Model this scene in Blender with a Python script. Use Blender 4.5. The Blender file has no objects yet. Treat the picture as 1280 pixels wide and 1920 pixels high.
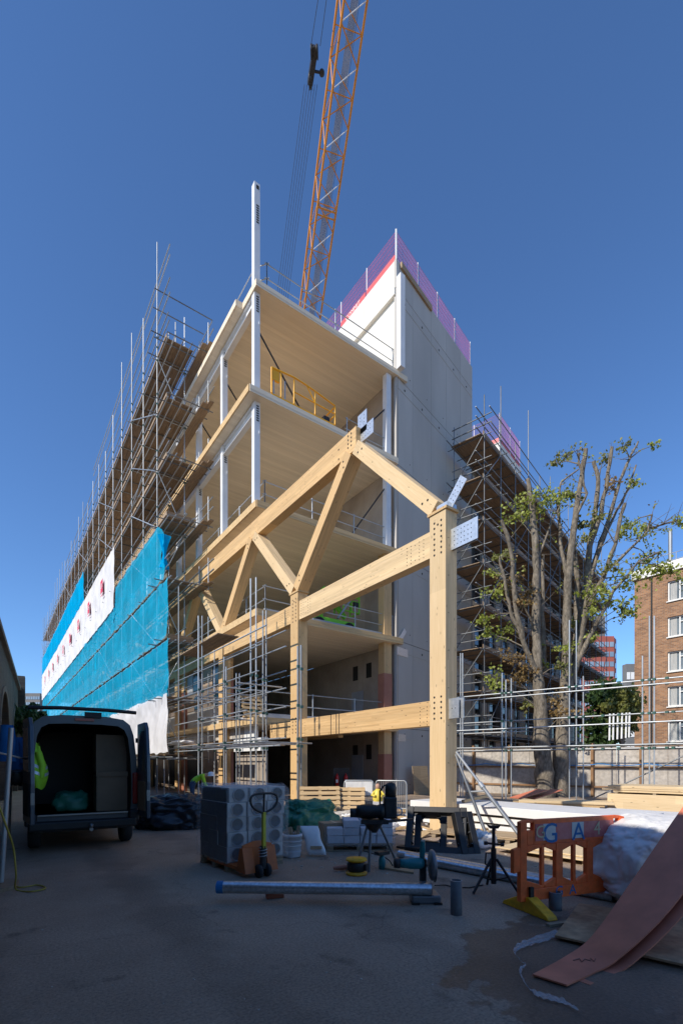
import bpy, math, random
from mathutils import Vector, Matrix, noise
random.seed(7)
scn = bpy.context.scene
COL = scn.collection
# ------------------------------------------------------------------ camera
TH = math.atan2(652, 900); CT, ST = math.cos(TH), math.sin(TH); EYE = 1.65
cam_d = bpy.data.cameras.new('camera'); cam = bpy.data.objects.new('camera', cam_d); COL.objects.link(cam)
cam.location = (0, 0, EYE); cam.rotation_euler = (math.pi/2, 0, -TH)
cam_d.sensor_fit = 'HORIZONTAL'; cam_d.sensor_width = 24; cam_d.lens = 24*900/1280
cam_d.shift_y = (1431-960)/1280; cam_d.clip_end = 3000; cam_d.clip_start = 0.05
scn.camera = cam
# ------------------------------------------------------------------ sky and sun
SUN_TO = Vector((-1.0, -0.06, 0.0)).normalized(); ELEV = math.radians(37)
w = bpy.data.worlds.new('World'); scn.world = w; w.use_nodes = True
nt = w.node_tree; bg = nt.nodes['Background']; sky = nt.nodes.new('ShaderNodeTexSky')
sky.sky_type = 'NISHITA'; sky.sun_disc = False; sky.sun_elevation = ELEV
sky.sun_rotation = math.atan2(SUN_TO.x, SUN_TO.y); sky.altitude = 0; sky.air_density = 1.0; sky.dust_density = 0.0; sky.ozone_density = 10
nt.links.new(sky.outputs[0], bg.inputs[0]); bg.inputs[1].default_value = 0.14
sd = bpy.data.lights.new('sun', 'SUN'); sd.energy = 3.9; sd.angle = math.radians(0.53); sd.color = (1, 0.93, 0.82)
so = bpy.data.objects.new('sun', sd); COL.objects.link(so)
sv = Vector((SUN_TO.x*math.cos(ELEV), SUN_TO.y*math.cos(ELEV), math.sin(ELEV)))
so.rotation_euler = sv.to_track_quat('Z', 'Y').to_euler(); so.location = (-20, 0, 40)
vs = scn.view_settings; vs.view_transform = 'Standard'; vs.look = 'None'; vs.exposure = 0.4; vs.gamma = 1; vs.use_curve_mapping = False

# ------------------------------------------------------------------ measuring helpers: a sight line met with a real plane
def ray(px, py):
    t = (px-640)/900; return Vector((t*CT+ST, -t*ST+CT, (1431-py)/900))
O = Vector((0, 0, EYE))
def onx(px, py, x): a = ray(px, py); return O+a*(x/a.x)
def ony(px, py, y): a = ray(px, py); return O+a*(y/a.y)
def gnd(px, py, z=0.0): a = ray(px, py); return O+a*((z-EYE)/a.z)
def dep(px, py, D): return O+ray(px, py)*D

# ------------------------------------------------------------------ materials
MATS = {}
def nodes_of(m):
    m.use_nodes = True; n = m.node_tree; b = n.nodes['Principled BSDF']; return n, b
def mat(name, c1, c2=None, scale=3.0, rough=0.7, metal=0.0, bump=0.0, bscale=40.0, stretch=(1, 1, 1), coord='pos', rnd=0.0, alpha=1.0, trans=0.0, spec=0.5, fine=None, sheen=0):
    m = bpy.data.materials.new(name); n, b = nodes_of(m); L = n.links.new; N = n.nodes.new
    b.inputs['Roughness'].default_value = rough; b.inputs['Metallic'].default_value = metal
    b.inputs['Specular IOR Level'].default_value = spec
    b.inputs['Base Color'].default_value = (*c1, 1)
    if coord == 'pos': co = N('ShaderNodeNewGeometry').outputs['Position']
    else: co = N('ShaderNodeTexCoord').outputs['Object']
    mp = N('ShaderNodeMapping'); mp.inputs['Scale'].default_value = stretch; L(co, mp.inputs[0]); co = mp.outputs[0]
    col = None
    if c2:
        t = N('ShaderNodeTexNoise'); t.inputs['Scale'].default_value = scale; t.inputs['Detail'].default_value = 6; t.inputs['Roughness'].default_value = 0.6; L(co, t.inputs['Vector'])
        r = N('ShaderNodeValToRGB'); r.color_ramp.elements[0].position = 0.32; r.color_ramp.elements[1].position = 0.68
        r.color_ramp.elements[0].color = (*c1, 1); r.color_ramp.elements[1].color = (*c2, 1); L(t.outputs['Fac'], r.inputs[0]); col = r.outputs[0]
        if fine:
            t2 = N('ShaderNodeTexNoise'); t2.inputs['Scale'].default_value = fine; t2.inputs['Detail'].default_value = 4; L(co, t2.inputs['Vector'])
            mr = N('ShaderNodeMapRange'); mr.inputs[1].default_value = .25; mr.inputs[2].default_value = .75; mr.inputs[3].default_value = .72; mr.inputs[4].default_value = 1.22; L(t2.outputs['Fac'], mr.inputs[0])
            mx = N('ShaderNodeVectorMath'); mx.operation = 'SCALE'; L(col, mx.inputs[0]); L(mr.outputs[0], mx.inputs['Scale']); col = mx.outputs[0]
    if rnd:
        oi = N('ShaderNodeObjectInfo'); mr = N('ShaderNodeMapRange'); mr.inputs[3].default_value = 1-rnd; mr.inputs[4].default_value = 1+rnd; L(oi.outputs['Random'], mr.inputs[0])
        mx = N('ShaderNodeVectorMath'); mx.operation = 'SCALE'
        if col: L(col, mx.inputs[0])
        else: mx.inputs[0].default_value = c1
        L(mr.outputs[0], mx.inputs['Scale']); col = mx.outputs[0]
    if col: L(col, b.inputs['Base Color'])
    if bump:
        t = N('ShaderNodeTexNoise'); t.inputs['Scale'].default_value = bscale; t.inputs['Detail'].default_value = 5; L(co, t.inputs['Vector'])
        bp = N('ShaderNodeBump'); bp.inputs['Strength'].default_value = bump; bp.inputs['Distance'].default_value = 0.02; L(t.outputs['Fac'], bp.inputs['Height']); L(bp.outputs[0], b.inputs['Normal'])
    b.inputs['Alpha'].default_value = alpha; b.inputs['Transmission Weight'].default_value = trans
    MATS[name] = m; return m
def timber(name, base, dark, lam=0.045, knots=True):
    m = bpy.data.materials.new(name); n, b = nodes_of(m); L = n.links.new; N = n.nodes.new
    co = N('ShaderNodeTexCoord').outputs['Object']; oi = N('ShaderNodeObjectInfo')
    ad = N('ShaderNodeVectorMath'); ad.operation = 'MULTIPLY_ADD'; L(oi.outputs['Random'], ad.inputs[0]); ad.inputs[1].default_value = (37, 11, 5); L(co, ad.inputs[2])
    mp = N('ShaderNodeMapping'); mp.inputs['Scale'].default_value = (0.7, 14, 14); L(ad.outputs[0], mp.inputs[0])
    t = N('ShaderNodeTexNoise'); t.inputs['Scale'].default_value = 2.2; t.inputs['Detail'].default_value = 7; t.inputs['Distortion'].default_value = .6; L(mp.outputs[0], t.inputs['Vector'])
    r = N('ShaderNodeValToRGB'); r.color_ramp.elements[0].position = .3; r.color_ramp.elements[1].position = .7
    r.color_ramp.elements[0].color = (*dark, 1); r.color_ramp.elements[1].color = (*base, 1); L(t.outputs['Fac'], r.inputs[0]); col = r.outputs[0]
    # laminations: each lamella a slightly different tone
    sp = N('ShaderNodeSeparateXYZ'); L(co, sp.inputs[0])
    dv = N('ShaderNodeMath'); dv.operation = 'DIVIDE'; L(sp.outputs[2], dv.inputs[0]); dv.inputs[1].default_value = lam
    fl = N('ShaderNodeMath'); fl.operation = 'FLOOR'; L(dv.outputs[0], fl.inputs[0])
    dx = N('ShaderNodeMath'); dx.operation = 'DIVIDE'; L(sp.outputs[0], dx.inputs[0]); dx.inputs[1].default_value = 2.3
    sx = N('ShaderNodeMath'); sx.operation = 'MULTIPLY_ADD'; L(fl.outputs[0], sx.inputs[0]); sx.inputs[1].default_value = .37; L(dx.outputs[0], sx.inputs[2])
    fx = N('ShaderNodeMath'); fx.operation = 'FLOOR'; L(sx.outputs[0], fx.inputs[0])
    cb = N('ShaderNodeCombineXYZ'); L(fl.outputs[0], cb.inputs[0]); L(fx.outputs[0], cb.inputs[1])
    wn = N('ShaderNodeTexWhiteNoise'); wn.noise_dimensions = '3D'; L(cb.outputs[0], wn.inputs[0])
    mr = N('ShaderNodeMapRange'); mr.inputs[3].default_value = .86; mr.inputs[4].default_value = 1.1; L(wn.outputs['Value'], mr.inputs[0])
    s1 = N('ShaderNodeVectorMath'); s1.operation = 'SCALE'; L(col, s1.inputs[0]); L(mr.outputs[0], s1.inputs['Scale']); col = s1.outputs[0]
    if knots:
        mp2 = N('ShaderNodeMapping'); mp2.inputs['Scale'].default_value = (2.2, 7, 7); L(ad.outputs[0], mp2.inputs[0])
        vo = N('ShaderNodeTexVoronoi'); vo.inputs['Scale'].default_value = 1.3; L(mp2.outputs[0], vo.inputs['Vector'])
        mk = N('ShaderNodeMapRange'); mk.inputs[1].default_value = .07; mk.inputs[2].default_value = .14; mk.inputs[3].default_value = .45; mk.inputs[4].default_value = 1; L(vo.outputs['Distance'], mk.inputs[0])
        s2 = N('ShaderNodeVectorMath'); s2.operation = 'SCALE'; L(col, s2.inputs[0]); L(mk.outputs[0], s2.inputs['Scale']); col = s2.outputs[0]
    L(col, b.inputs['Base Color']); b.inputs['Roughness'].default_value = .62; b.inputs['Specular IOR Level'].default_value = .3
    bp = N('ShaderNodeBump'); bp.inputs['Strength'].default_value = .12; bp.inputs['Distance'].default_value = .01; L(t.outputs['Fac'], bp.inputs['Height']); L(bp.outputs[0], b.inputs['Normal'])
    MATS[name] = m; return m
def clt(name, base, dark):
    m = bpy.data.materials.new(name); n, b = nodes_of(m); L = n.links.new; N = n.nodes.new
    co = N('ShaderNodeNewGeometry').outputs['Position']
    mp = N('ShaderNodeMapping'); mp.inputs['Scale'].default_value = (.35, 5, 5); L(co, mp.inputs[0])
    t = N('ShaderNodeTexNoise'); t.inputs['Scale'].default_value = 2.0; t.inputs['Detail'].default_value = 6; L(mp.outputs[0], t.inputs['Vector'])
    r = N('ShaderNodeValToRGB'); r.color_ramp.elements[0].position = .3; r.color_ramp.elements[1].position = .7
    r.color_ramp.elements[0].color = (*dark, 1); r.color_ramp.elements[1].color = (*base, 1); L(t.outputs['Fac'], r.inputs[0])
    sp = N('ShaderNodeSeparateXYZ'); L(co, sp.inputs[0])
    dv = N('ShaderNodeMath'); dv.operation = 'DIVIDE'; L(sp.outputs[1], dv.inputs[0]); dv.inputs[1].default_value = .19
    fl = N('ShaderNodeMath'); fl.operation = 'FLOOR'; L(dv.outputs[0], fl.inputs[0])
    wn = N('ShaderNodeTexWhiteNoise'); wn.noise_dimensions = '1D'; L(fl.outputs[0], wn.inputs['W'])
    mr = N('ShaderNodeMapRange'); mr.inputs[3].default_value = .94; mr.inputs[4].default_value = 1.05; L(wn.outputs['Value'], mr.inputs[0])
    fr = N('ShaderNodeMath'); fr.operation = 'FRACT'; L(dv.outputs[0], fr.inputs[0])
    gp = N('ShaderNodeMapRange'); gp.inputs[1].default_value = 0; gp.inputs[2].default_value = .05; gp.inputs[3].default_value = .86; gp.inputs[4].default_value = 1; L(fr.outputs[0], gp.inputs[0])
    ml = N('ShaderNodeMath'); ml.operation = 'MULTIPLY'; L(mr.outputs[0], ml.inputs[0]); L(gp.outputs[0], ml.inputs[1])
    s1 = N('ShaderNodeVectorMath'); s1.operation = 'SCALE'; L(r.outputs[0], s1.inputs[0]); L(ml.outputs[0], s1.inputs['Scale'])
    L(s1.outputs[0], b.inputs['Base Color']); b.inputs['Roughness'].default_value = .7; b.inputs['Specular IOR Level'].default_value = .25
    MATS[name] = m; return m
def brickmat(name, c1, c2, mortar, scale=1.0, axis='xz', rot=0.0, dirt=0.0, bw=.225, bh=.075):
    m = bpy.data.materials.new(name); n, b = nodes_of(m); L = n.links.new; N = n.nodes.new
    co = N('ShaderNodeTexCoord').outputs['Object']; sp = N('ShaderNodeSeparateXYZ'); L(co, sp.inputs[0]); cb = N('ShaderNodeCombineXYZ')
    L(sp.outputs[0 if axis == 'xz' else 1], cb.inputs[0]); L(sp.outputs[2], cb.inputs[1])
    bt = N('ShaderNodeTexBrick'); bt.inputs['Scale'].default_value = scale; bt.inputs['Brick Width'].default_value = bw; bt.inputs['Row Height'].default_value = bh; bt.inputs['Mortar Size'].default_value = .009
    bt.inputs['Color1'].default_value = (*c1, 1); bt.inputs['Color2'].default_value = (*c2, 1); bt.inputs['Mortar'].default_value = (*mortar, 1); L(cb.outputs[0], bt.inputs['Vector'])
    t = N('ShaderNodeTexNoise'); t.inputs['Scale'].default_value = .7; t.inputs['Detail'].default_value = 7; L(co, t.inputs['Vector'])
    mr = N('ShaderNodeMapRange'); mr.inputs[1].default_value = .3; mr.inputs[2].default_value = .7; mr.inputs[3].default_value = .8-dirt; mr.inputs[4].default_value = 1.15; L(t.outputs['Fac'], mr.inputs[0])
    s1 = N('ShaderNodeVectorMath'); s1.operation = 'SCALE'; L(bt.outputs['Color'], s1.inputs[0]); L(mr.outputs[0], s1.inputs['Scale']); L(s1.outputs[0], b.inputs['Base Color'])
    bp = N('ShaderNodeBump'); bp.inputs['Strength'].default_value = .5; bp.inputs['Distance'].default_value = .01; bp.invert = True; L(bt.outputs['Fac'], bp.inputs['Height']); L(bp.outputs[0], b.inputs['Normal'])
    b.inputs['Roughness'].default_value = .85; MATS[name] = m; return m
def ground_mat():
    m = bpy.data.materials.new('yard_concrete'); n, b = nodes_of(m); L = n.links.new; N = n.nodes.new
    co = N('ShaderNodeNewGeometry').outputs['Position']
    def nz(s, d=6, rg=.6):
        t = N('ShaderNodeTexNoise'); t.inputs['Scale'].default_value = s; t.inputs['Detail'].default_value = d; t.inputs['Roughness'].default_value = rg; L(co, t.inputs['Vector']); return t.outputs['Fac']
    r = N('ShaderNodeValToRGB'); e = r.color_ramp.elements; e[0].position = .3; e[1].position = .72; e[0].color = (.255, .186, .13, 1); e[1].color = (.4, .3, .216, 1); L(nz(.55, 8, .65), r.inputs[0])
    mr = N('ShaderNodeMapRange'); mr.inputs[1].default_value = .3; mr.inputs[2].default_value = .7; mr.inputs[3].default_value = .6; mr.inputs[4].default_value = 1.4; L(nz(42, 4, .75), mr.inputs[0])
    s1 = N('ShaderNodeVectorMath'); s1.operation = 'SCALE'; L(r.outputs[0], s1.inputs[0]); L(mr.outputs[0], s1.inputs['Scale'])
    # damp patch spilt around the plywood board, with an uneven outline
    P = gnd(1130, 1800)
    ds = N('ShaderNodeVectorMath'); ds.operation = 'SUBTRACT'; L(co, ds.inputs[0]); ds.inputs[1].default_value = P
    sc = N('ShaderNodeVectorMath'); sc.operation = 'MULTIPLY'; L(ds.outputs[0], sc.inputs[0]); sc.inputs[1].default_value = (.62, .8, 1)
    ln = N('ShaderNodeVectorMath'); ln.operation = 'LENGTH'; L(sc.outputs[0], ln.inputs[0])
    ns = N('ShaderNodeMath'); ns.operation = 'MULTIPLY_ADD'; L(nz(2.3, 4), ns.inputs[0]); ns.inputs[1].default_value = 1.1; L(ln.outputs['Value'], ns.inputs[2])
    wm = N('ShaderNodeMapRange'); wm.inputs[1].default_value = 1.36; wm.inputs[2].default_value = 1.42; wm.inputs[3].default_value = 1; wm.inputs[4].default_value = 0; L(ns.outputs[0], wm.inputs[0])
    mx = N('ShaderNodeMixRGB'); L(wm.outputs[0], mx.inputs[0]); L(s1.outputs[0], mx.inputs[1])
    s2 = N('ShaderNodeVectorMath'); s2.operation = 'MULTIPLY'; L(s1.outputs[0], s2.inputs[0]); s2.inputs[1].default_value = (.5, .45, .42); L(s2.outputs[0], mx.inputs[2])
    # old oily stains and sandy dust
    st = N('ShaderNodeMapRange'); st.inputs[1].default_value = .62; st.inputs[2].default_value = .7; st.inputs[3].default_value = 1; st.inputs[4].default_value = .6; L(nz(1.4, 3), st.inputs[0])
    s3 = N('ShaderNodeVectorMath'); s3.operation = 'SCALE'; L(mx.outputs[0], s3.inputs[0]); L(st.outputs[0], s3.inputs['Scale'])
    du = N('ShaderNodeMapRange'); du.inputs[1].default_value = .58; du.inputs[2].default_value = .8; du.inputs[3].default_value = 0; du.inputs[4].default_value = .55; L(nz(.9, 5), du.inputs[0])
    m2 = N('ShaderNodeMixRGB'); L(du.outputs[0], m2.inputs[0]); L(s3.outputs[0], m2.inputs[1]); m2.inputs[2].default_value = (.44, .34, .25, 1)
    # hairline cracks between old pours, worn tyre bands along the yard
    vo = N('ShaderNodeTexVoronoi'); vo.feature = 'DISTANCE_TO_EDGE'; vo.inputs['Scale'].default_value = .33
    wp = N('ShaderNodeVectorMath'); wp.operation = 'MULTIPLY_ADD'; tn = N('ShaderNodeTexNoise'); tn.inputs['Scale'].default_value = 1.6; tn.inputs['Detail'].default_value = 6; L(co, tn.inputs['Vector']); L(tn.outputs['Color'], wp.inputs[0]); wp.inputs[1].default_value = (.9, .9, .9); L(co, wp.inputs[2]); L(wp.outputs[0], vo.inputs['Vector'])
    ck = N('ShaderNodeMapRange'); ck.inputs[1].default_value = 0; ck.inputs[2].default_value = .006; ck.inputs[3].default_value = .75; ck.inputs[4].default_value = 1; L(vo.outputs['Distance'], ck.inputs[0])
    sx = N('ShaderNodeSeparateXYZ'); L(co, sx.inputs[0]); wv = N('ShaderNodeMath'); wv.operation = 'MULTIPLY_ADD'; L(tn.outputs['Fac'], wv.inputs[0]); wv.inputs[1].default_value = 1.2; L(sx.outputs[0], wv.inputs[2])
    sn = N('ShaderNodeMath'); sn.operation = 'SINE'; ml = N('ShaderNodeMath'); ml.operation = 'MULTIPLY'; L(wv.outputs[0], ml.inputs[0]); ml.inputs[1].default_value = 3.7; L(ml.outputs[0], sn.inputs[0])
    ty = N('ShaderNodeMapRange'); ty.inputs[1].default_value = .3; ty.inputs[2].default_value = 1; ty.inputs[3].default_value = 1; ty.inputs[4].default_value = .78; L(sn.outputs[0], ty.inputs[0])
    mm = N('ShaderNodeMath'); mm.operation = 'MULTIPLY'; L(ck.outputs[0], mm.inputs[0]); L(ty.outputs[0], mm.inputs[1])
    s5 = N('ShaderNodeVectorMath'); s5.operation = 'SCALE'; L(m2.outputs[0], s5.inputs[0]); L(mm.outputs[0], s5.inputs['Scale'])
    L(s5.outputs[0], b.inputs['Base Color'])
    rr = N('ShaderNodeMapRange'); rr.inputs[3].default_value = .82; rr.inputs[4].default_value = .5; L(wm.outputs[0], rr.inputs[0]); L(rr.outputs[0], b.inputs['Roughness'])
    bp = N('ShaderNodeBump'); bp.inputs['Strength'].default_value = .35; bp.inputs['Distance'].default_value = .012; L(nz(38, 5), bp.inputs['Height']); L(bp.outputs[0], b.inputs['Normal'])
    MATS['yard_concrete'] = m; return m
def netmat(name, col, alpha):
    m = bpy.data.materials.new(name); n, b = nodes_of(m); L = n.links.new; N = n.nodes.new
    n.nodes.remove(b); out = n.nodes['Material Output']
    co = N('ShaderNodeNewGeometry').outputs['Position']
    t = N('ShaderNodeTexNoise'); t.inputs['Scale'].default_value = .8; t.inputs['Detail'].default_value = 5; L(co, t.inputs['Vector'])
    mr = N('ShaderNodeMapRange'); mr.inputs[1].default_value = .3; mr.inputs[2].default_value = .7; mr.inputs[3].default_value = .85; mr.inputs[4].default_value = 1.15; L(t.outputs['Fac'], mr.inputs[0])
    s = N('ShaderNodeVectorMath'); s.operation = 'SCALE'; s.inputs[0].default_value = col; L(mr.outputs[0], s.inputs['Scale'])
    d = N('ShaderNodeBsdfDiffuse'); L(s.outputs[0], d.inputs[0]); tr = N('ShaderNodeBsdfTranslucent'); L(s.outputs[0], tr.inputs[0])
    a = N('ShaderNodeMixShader'); a.inputs[0].default_value = .3; L(d.outputs[0], a.inputs[1]); L(tr.outputs[0], a.inputs[2])
    tp = N('ShaderNodeBsdfTransparent'); f = N('ShaderNodeMixShader'); f.inputs[0].default_value = alpha; L(tp.outputs[0], f.inputs[1]); L(a.outputs[0], f.inputs[2]); L(f.outputs[0], out.inputs[0])
    MATS[name] = m; return m
def leafmat(name, c1, c2):
    m = bpy.data.materials.new(name); n, b = nodes_of(m); L = n.links.new; N = n.nodes.new
    out = n.nodes['Material Output']; co = N('ShaderNodeNewGeometry').outputs['Position']
    t = N('ShaderNodeTexNoise'); t.inputs['Scale'].default_value = 2.5; t.inputs['Detail'].default_value = 3; L(co, t.inputs['Vector'])
    r = N('ShaderNodeValToRGB'); r.color_ramp.elements[0].position = .35; r.color_ramp.elements[1].position = .65; r.color_ramp.elements[0].color = (*c1, 1); r.color_ramp.elements[1].color = (*c2, 1); L(t.outputs['Fac'], r.inputs[0])
    L(r.outputs[0], b.inputs['Base Color']); b.inputs['Roughness'].default_value = .5
    tr = N('ShaderNodeBsdfTranslucent'); L(r.outputs[0], tr.inputs[0]); a = N('ShaderNodeMixShader'); a.inputs[0].default_value = .35; L(b.outputs[0], a.inputs[1]); L(tr.outputs[0], a.inputs[2]); L(a.outputs[0], out.inputs[0])
    MATS[name] = m; return m

ground_mat()
timber('glulam', (.66, .44, .215), (.56, .355, .16)); timber('glulam_pale', (.7, .51, .29), (.61, .43, .225))
timber('softwood', (.62, .45, .25), (.45, .3, .15), lam=.5); timber('plywood', (.45, .33, .2), (.33, .23, .13), lam=2, knots=True)
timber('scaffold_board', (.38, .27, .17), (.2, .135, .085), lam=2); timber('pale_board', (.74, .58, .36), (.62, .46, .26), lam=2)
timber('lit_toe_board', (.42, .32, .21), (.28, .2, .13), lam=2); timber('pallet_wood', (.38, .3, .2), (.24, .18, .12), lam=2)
clt('clt', (.76, .66, .51), (.71, .6, .45)); clt('clt_edge', (.66, .47, .25), (.52, .35, .17))
mat('wrapped_red', (.33, .13, .085), (.4, .17, .11), 2, .6)
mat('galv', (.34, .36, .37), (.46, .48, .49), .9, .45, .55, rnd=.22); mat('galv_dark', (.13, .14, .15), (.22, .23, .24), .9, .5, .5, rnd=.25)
mat('galv_plate', (.5, .53, .55), (.68, .7, .72), 14, .38, .7)
mat('white_steel', (.72, .73, .74), (.62, .63, .64), 1.2, .45, bump=.02); mat('dark_hole', (.02, .018, .016), rough=.9)
mat('core_concrete', (.41, .39, .358), (.49, .467, .43), .45, .85, bump=.06, bscale=18, stretch=(1, 1, .3), rnd=.05)
mat('core_sunlit_pale', (.62, .6, .55), (.72, .7, .64), .5, .8, bump=.08, bscale=12)  # brighter copy of the core concrete, sunlight put into the colour
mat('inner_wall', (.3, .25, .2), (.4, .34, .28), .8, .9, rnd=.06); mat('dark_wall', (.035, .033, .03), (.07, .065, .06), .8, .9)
mat('block_wall', (.42, .38, .33), (.55, .51, .46), 1.3, .85, bump=.1, rnd=.08); mat('brown_wall', (.28, .2, .14), (.36, .27, .2), 1.3, .85, rnd=.08)
mat('grey_sheet', (.3, .31, .33), (.38, .39, .41), 1, .6); mat('dark_glass', (.02, .025, .03), rough=.08, spec=.8)
mat('glass_pane', (.1, .13, .16), (.22, .27, .31), .6, .06, spec=.9); mat('curtain', (.3, .31, .31), (.45, .45, .43), 5, .9, stretch=(6, 6, .4))
mat('white_paint', (.78, .78, .76), (.7, .7, .68), 2, .5); mat('white_sheet', (.78, .77, .75), (.68, .67, .65), 1.5, .45, bump=.3, bscale=6)
netmat('blue_net', (.01, .5, .8), .58); netmat('blue_net_dense', (.0, .38, .72), .9); netmat('white_banner', (.82, .82, .84), .985)
netmat('pink_mesh', (.8, .2, .36), .95); netmat('walkway_mesh', (.35, .34, .33), .5)
mat('logo_red', (.6, .03, .07), rough=.6); mat('pink_board', (.72, .12, .12), (.62, .1, .1), 2, .5); mat('crane_orange', (.68, .27, .02), (.58, .22, .02), .8, .45, metal=.1)
mat('yellow_lift', (.85, .42, .01), (.76, .36, .01), 2, .4); mat('green_lift', (.22, .62, .02), (.16, .5, .02), 2, .4); mat('rope', (.04, .04, .045), rough=.6); mat('black_steel', (.02, .02, .022), (.045, .043, .042), 8, .5, .3)
mat('van_paint', (.055, .072, .095), (.065, .082, .105), .7, .28, .25); mat('van_dark', (.012, .012, .013), rough=.55); mat('tyre', (.015, .015, .015), (.03, .03, .03), 20, .85); mat('rim', (.25, .26, .27), rough=.35, metal=.8)
mat('tail_red', (.3, .01, .01), rough=.2); mat('ply_lining', (.27, .18, .11), (.2, .135, .08), 2, .7); mat('hivis', (.38, .7, .03), (.3, .58, .02), 6, .7, bump=.2, bscale=12); mat('silver_tape', (.6, .6, .6), rough=.3, metal=.4)
mat('barrier_orange', (.9, .155, .03), (.8, .125, .025), 3, .42, bump=.05, bscale=30, fine=12); mat('yellow_plastic', (.88, .43, .01), (.7, .33, .01), 6, .5, fine=15); mat('paint_blue', (.01, .14, .36), rough=.6); mat('paint_cream', (.6, .5, .3), rough=.6)
mat('sign_red', (.5, .09, .08), (.6, .2, .18), 9, .5); mat('sign_white', (.62, .64, .6), (.5, .53, .5), 9, .5)
mat('red_sheet', (.64, .205, .115), (.55, .165, .09), .8, .5, fine=3, bump=.04, bscale=60); mat('old_ply', (.26, .12, .055), (.5, .3, .16), 2.2, .75, bump=.1, fine=14)
mat('foam_white', (.56, .51, .46), (.36, .33, .3), 4, .6); mat('duct_dark', (.015, .015, .016), (.045, .045, .048), 12, .4); mat('duct_metal', (.3, .3, .31), rough=.35, metal=.7)
mat('black_sheet', (.014, .016, .02), (.03, .033, .04), 3, .3, bump=.6, bscale=4); mat('blackplastic', (.007, .007, .007), (.018, .017, .016), 6, .5, bump=.06); mat('teal', (.01, .17, .19), rough=.4); mat('green_bag', (.02, .2, .12), (.015, .14, .09), 4, .45, bump=.5, bscale=8)
mat('cardboard', (.42, .28, .16), (.36, .24, .135), 3, .8); mat('bucket_white', (.66, .67, .69), (.56, .57, .6), 5, .4); mat('blocks', (.55, .54, .56), (.46, .45, .47), 6, .8, bump=.2, rnd=.12)
mat('pipe', (.46, .49, .52), (.6, .63, .66), 9, .28, .85, fine=30); mat('pallet_orange', (.55, .13, .02), (.42, .1, .02), 8, .5); mat('yellow_pipe', (.55, .5, .03), (.42, .38, .03), 12, .5); mat('grey_stub', (.1, .1, .105), (.15, .15, .15), 8, .6, .4)
mat('brick_red', (.3, .09, .05), (.24, .07, .04), 8, .85); mat('bark', (.09, .075, .055), (.25, .21, .16), 7, .9, bump=1.0, bscale=26, stretch=(1, 1, .4), fine=14); mat('bark_twig', (.14, .115, .09), (.2, .17, .13), 4, .9)
leafmat('leaf_green', (.2, .24, .03), (.36, .4, .07)); leafmat('leaf_brown', (.2, .12, .04), (.3, .2, .07)); leafmat('leaf_dark', (.03, .07, .02), (.07, .12, .03)); leafmat('leaf_olive', (.14, .16, .035), (.24, .24, .06))
brickmat('flat_brick', (.37, .19, .095), (.2, .1, .055), (.33, .28, .22), bw=.3, bh=.1); brickmat('viaduct_brick', (.13, .1, .075), (.075, .06, .05), (.1, .09, .08), axis='yz', dirt=.35)
mat('coping', (.2, .18, .15), (.12, .11, .1), 1.2, .9, bump=.3); mat('tower_red', (.36, .1, .07), (.32, .085, .06), .1, .7); mat('tower_grey', (.13, .13, .13), (.17, .17, .165), .3, .7); mat('tower_glass', (.18, .25, .33), (.28, .36, .44), .15, .12, spec=.9)
mat('hoard', (.38, .34, .29), (.46, .42, .37), 1.1, .8, bump=.05, rnd=.1, fine=7); mat('hoard_post', (.3, .17, .08), (.22, .12, .06), 3, .8); mat('blue_rope', (.01, .2, .5), rough=.6); mat('blue_cloth', (.02, .2, .52), (.01, .12, .36), 3, .7, bump=.3, bscale=6)
mat('yellow_hose', (.34, .26, .04), rough=.5); mat('skin', (.45, .26, .18), rough=.6); mat('jeans', (.03, .05, .1), (.05, .08, .15), 9, .85); mat('helmet_white', (.8, .8, .8), rough=.3); mat('red_enamel', (.5, .02, .015), rough=.3)
mat('film', (.75, .76, .78), rough=.18, alpha=.15, bump=1.0, bscale=6, stretch=(1, 1, 5)); mat('film_strip', (.7, .71, .72), rough=.25, alpha=.42, bump=.9, bscale=22); mat('statue', (.7, .55, .08), rough=.5); mat('green_coupler', (.03, .16, .11), (.1, .12, .12), 20, .5, .5)
mat('dust_rubble', (.4, .36, .3), (.55, .5, .44), 7, .9, bump=.5, bscale=20)

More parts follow.
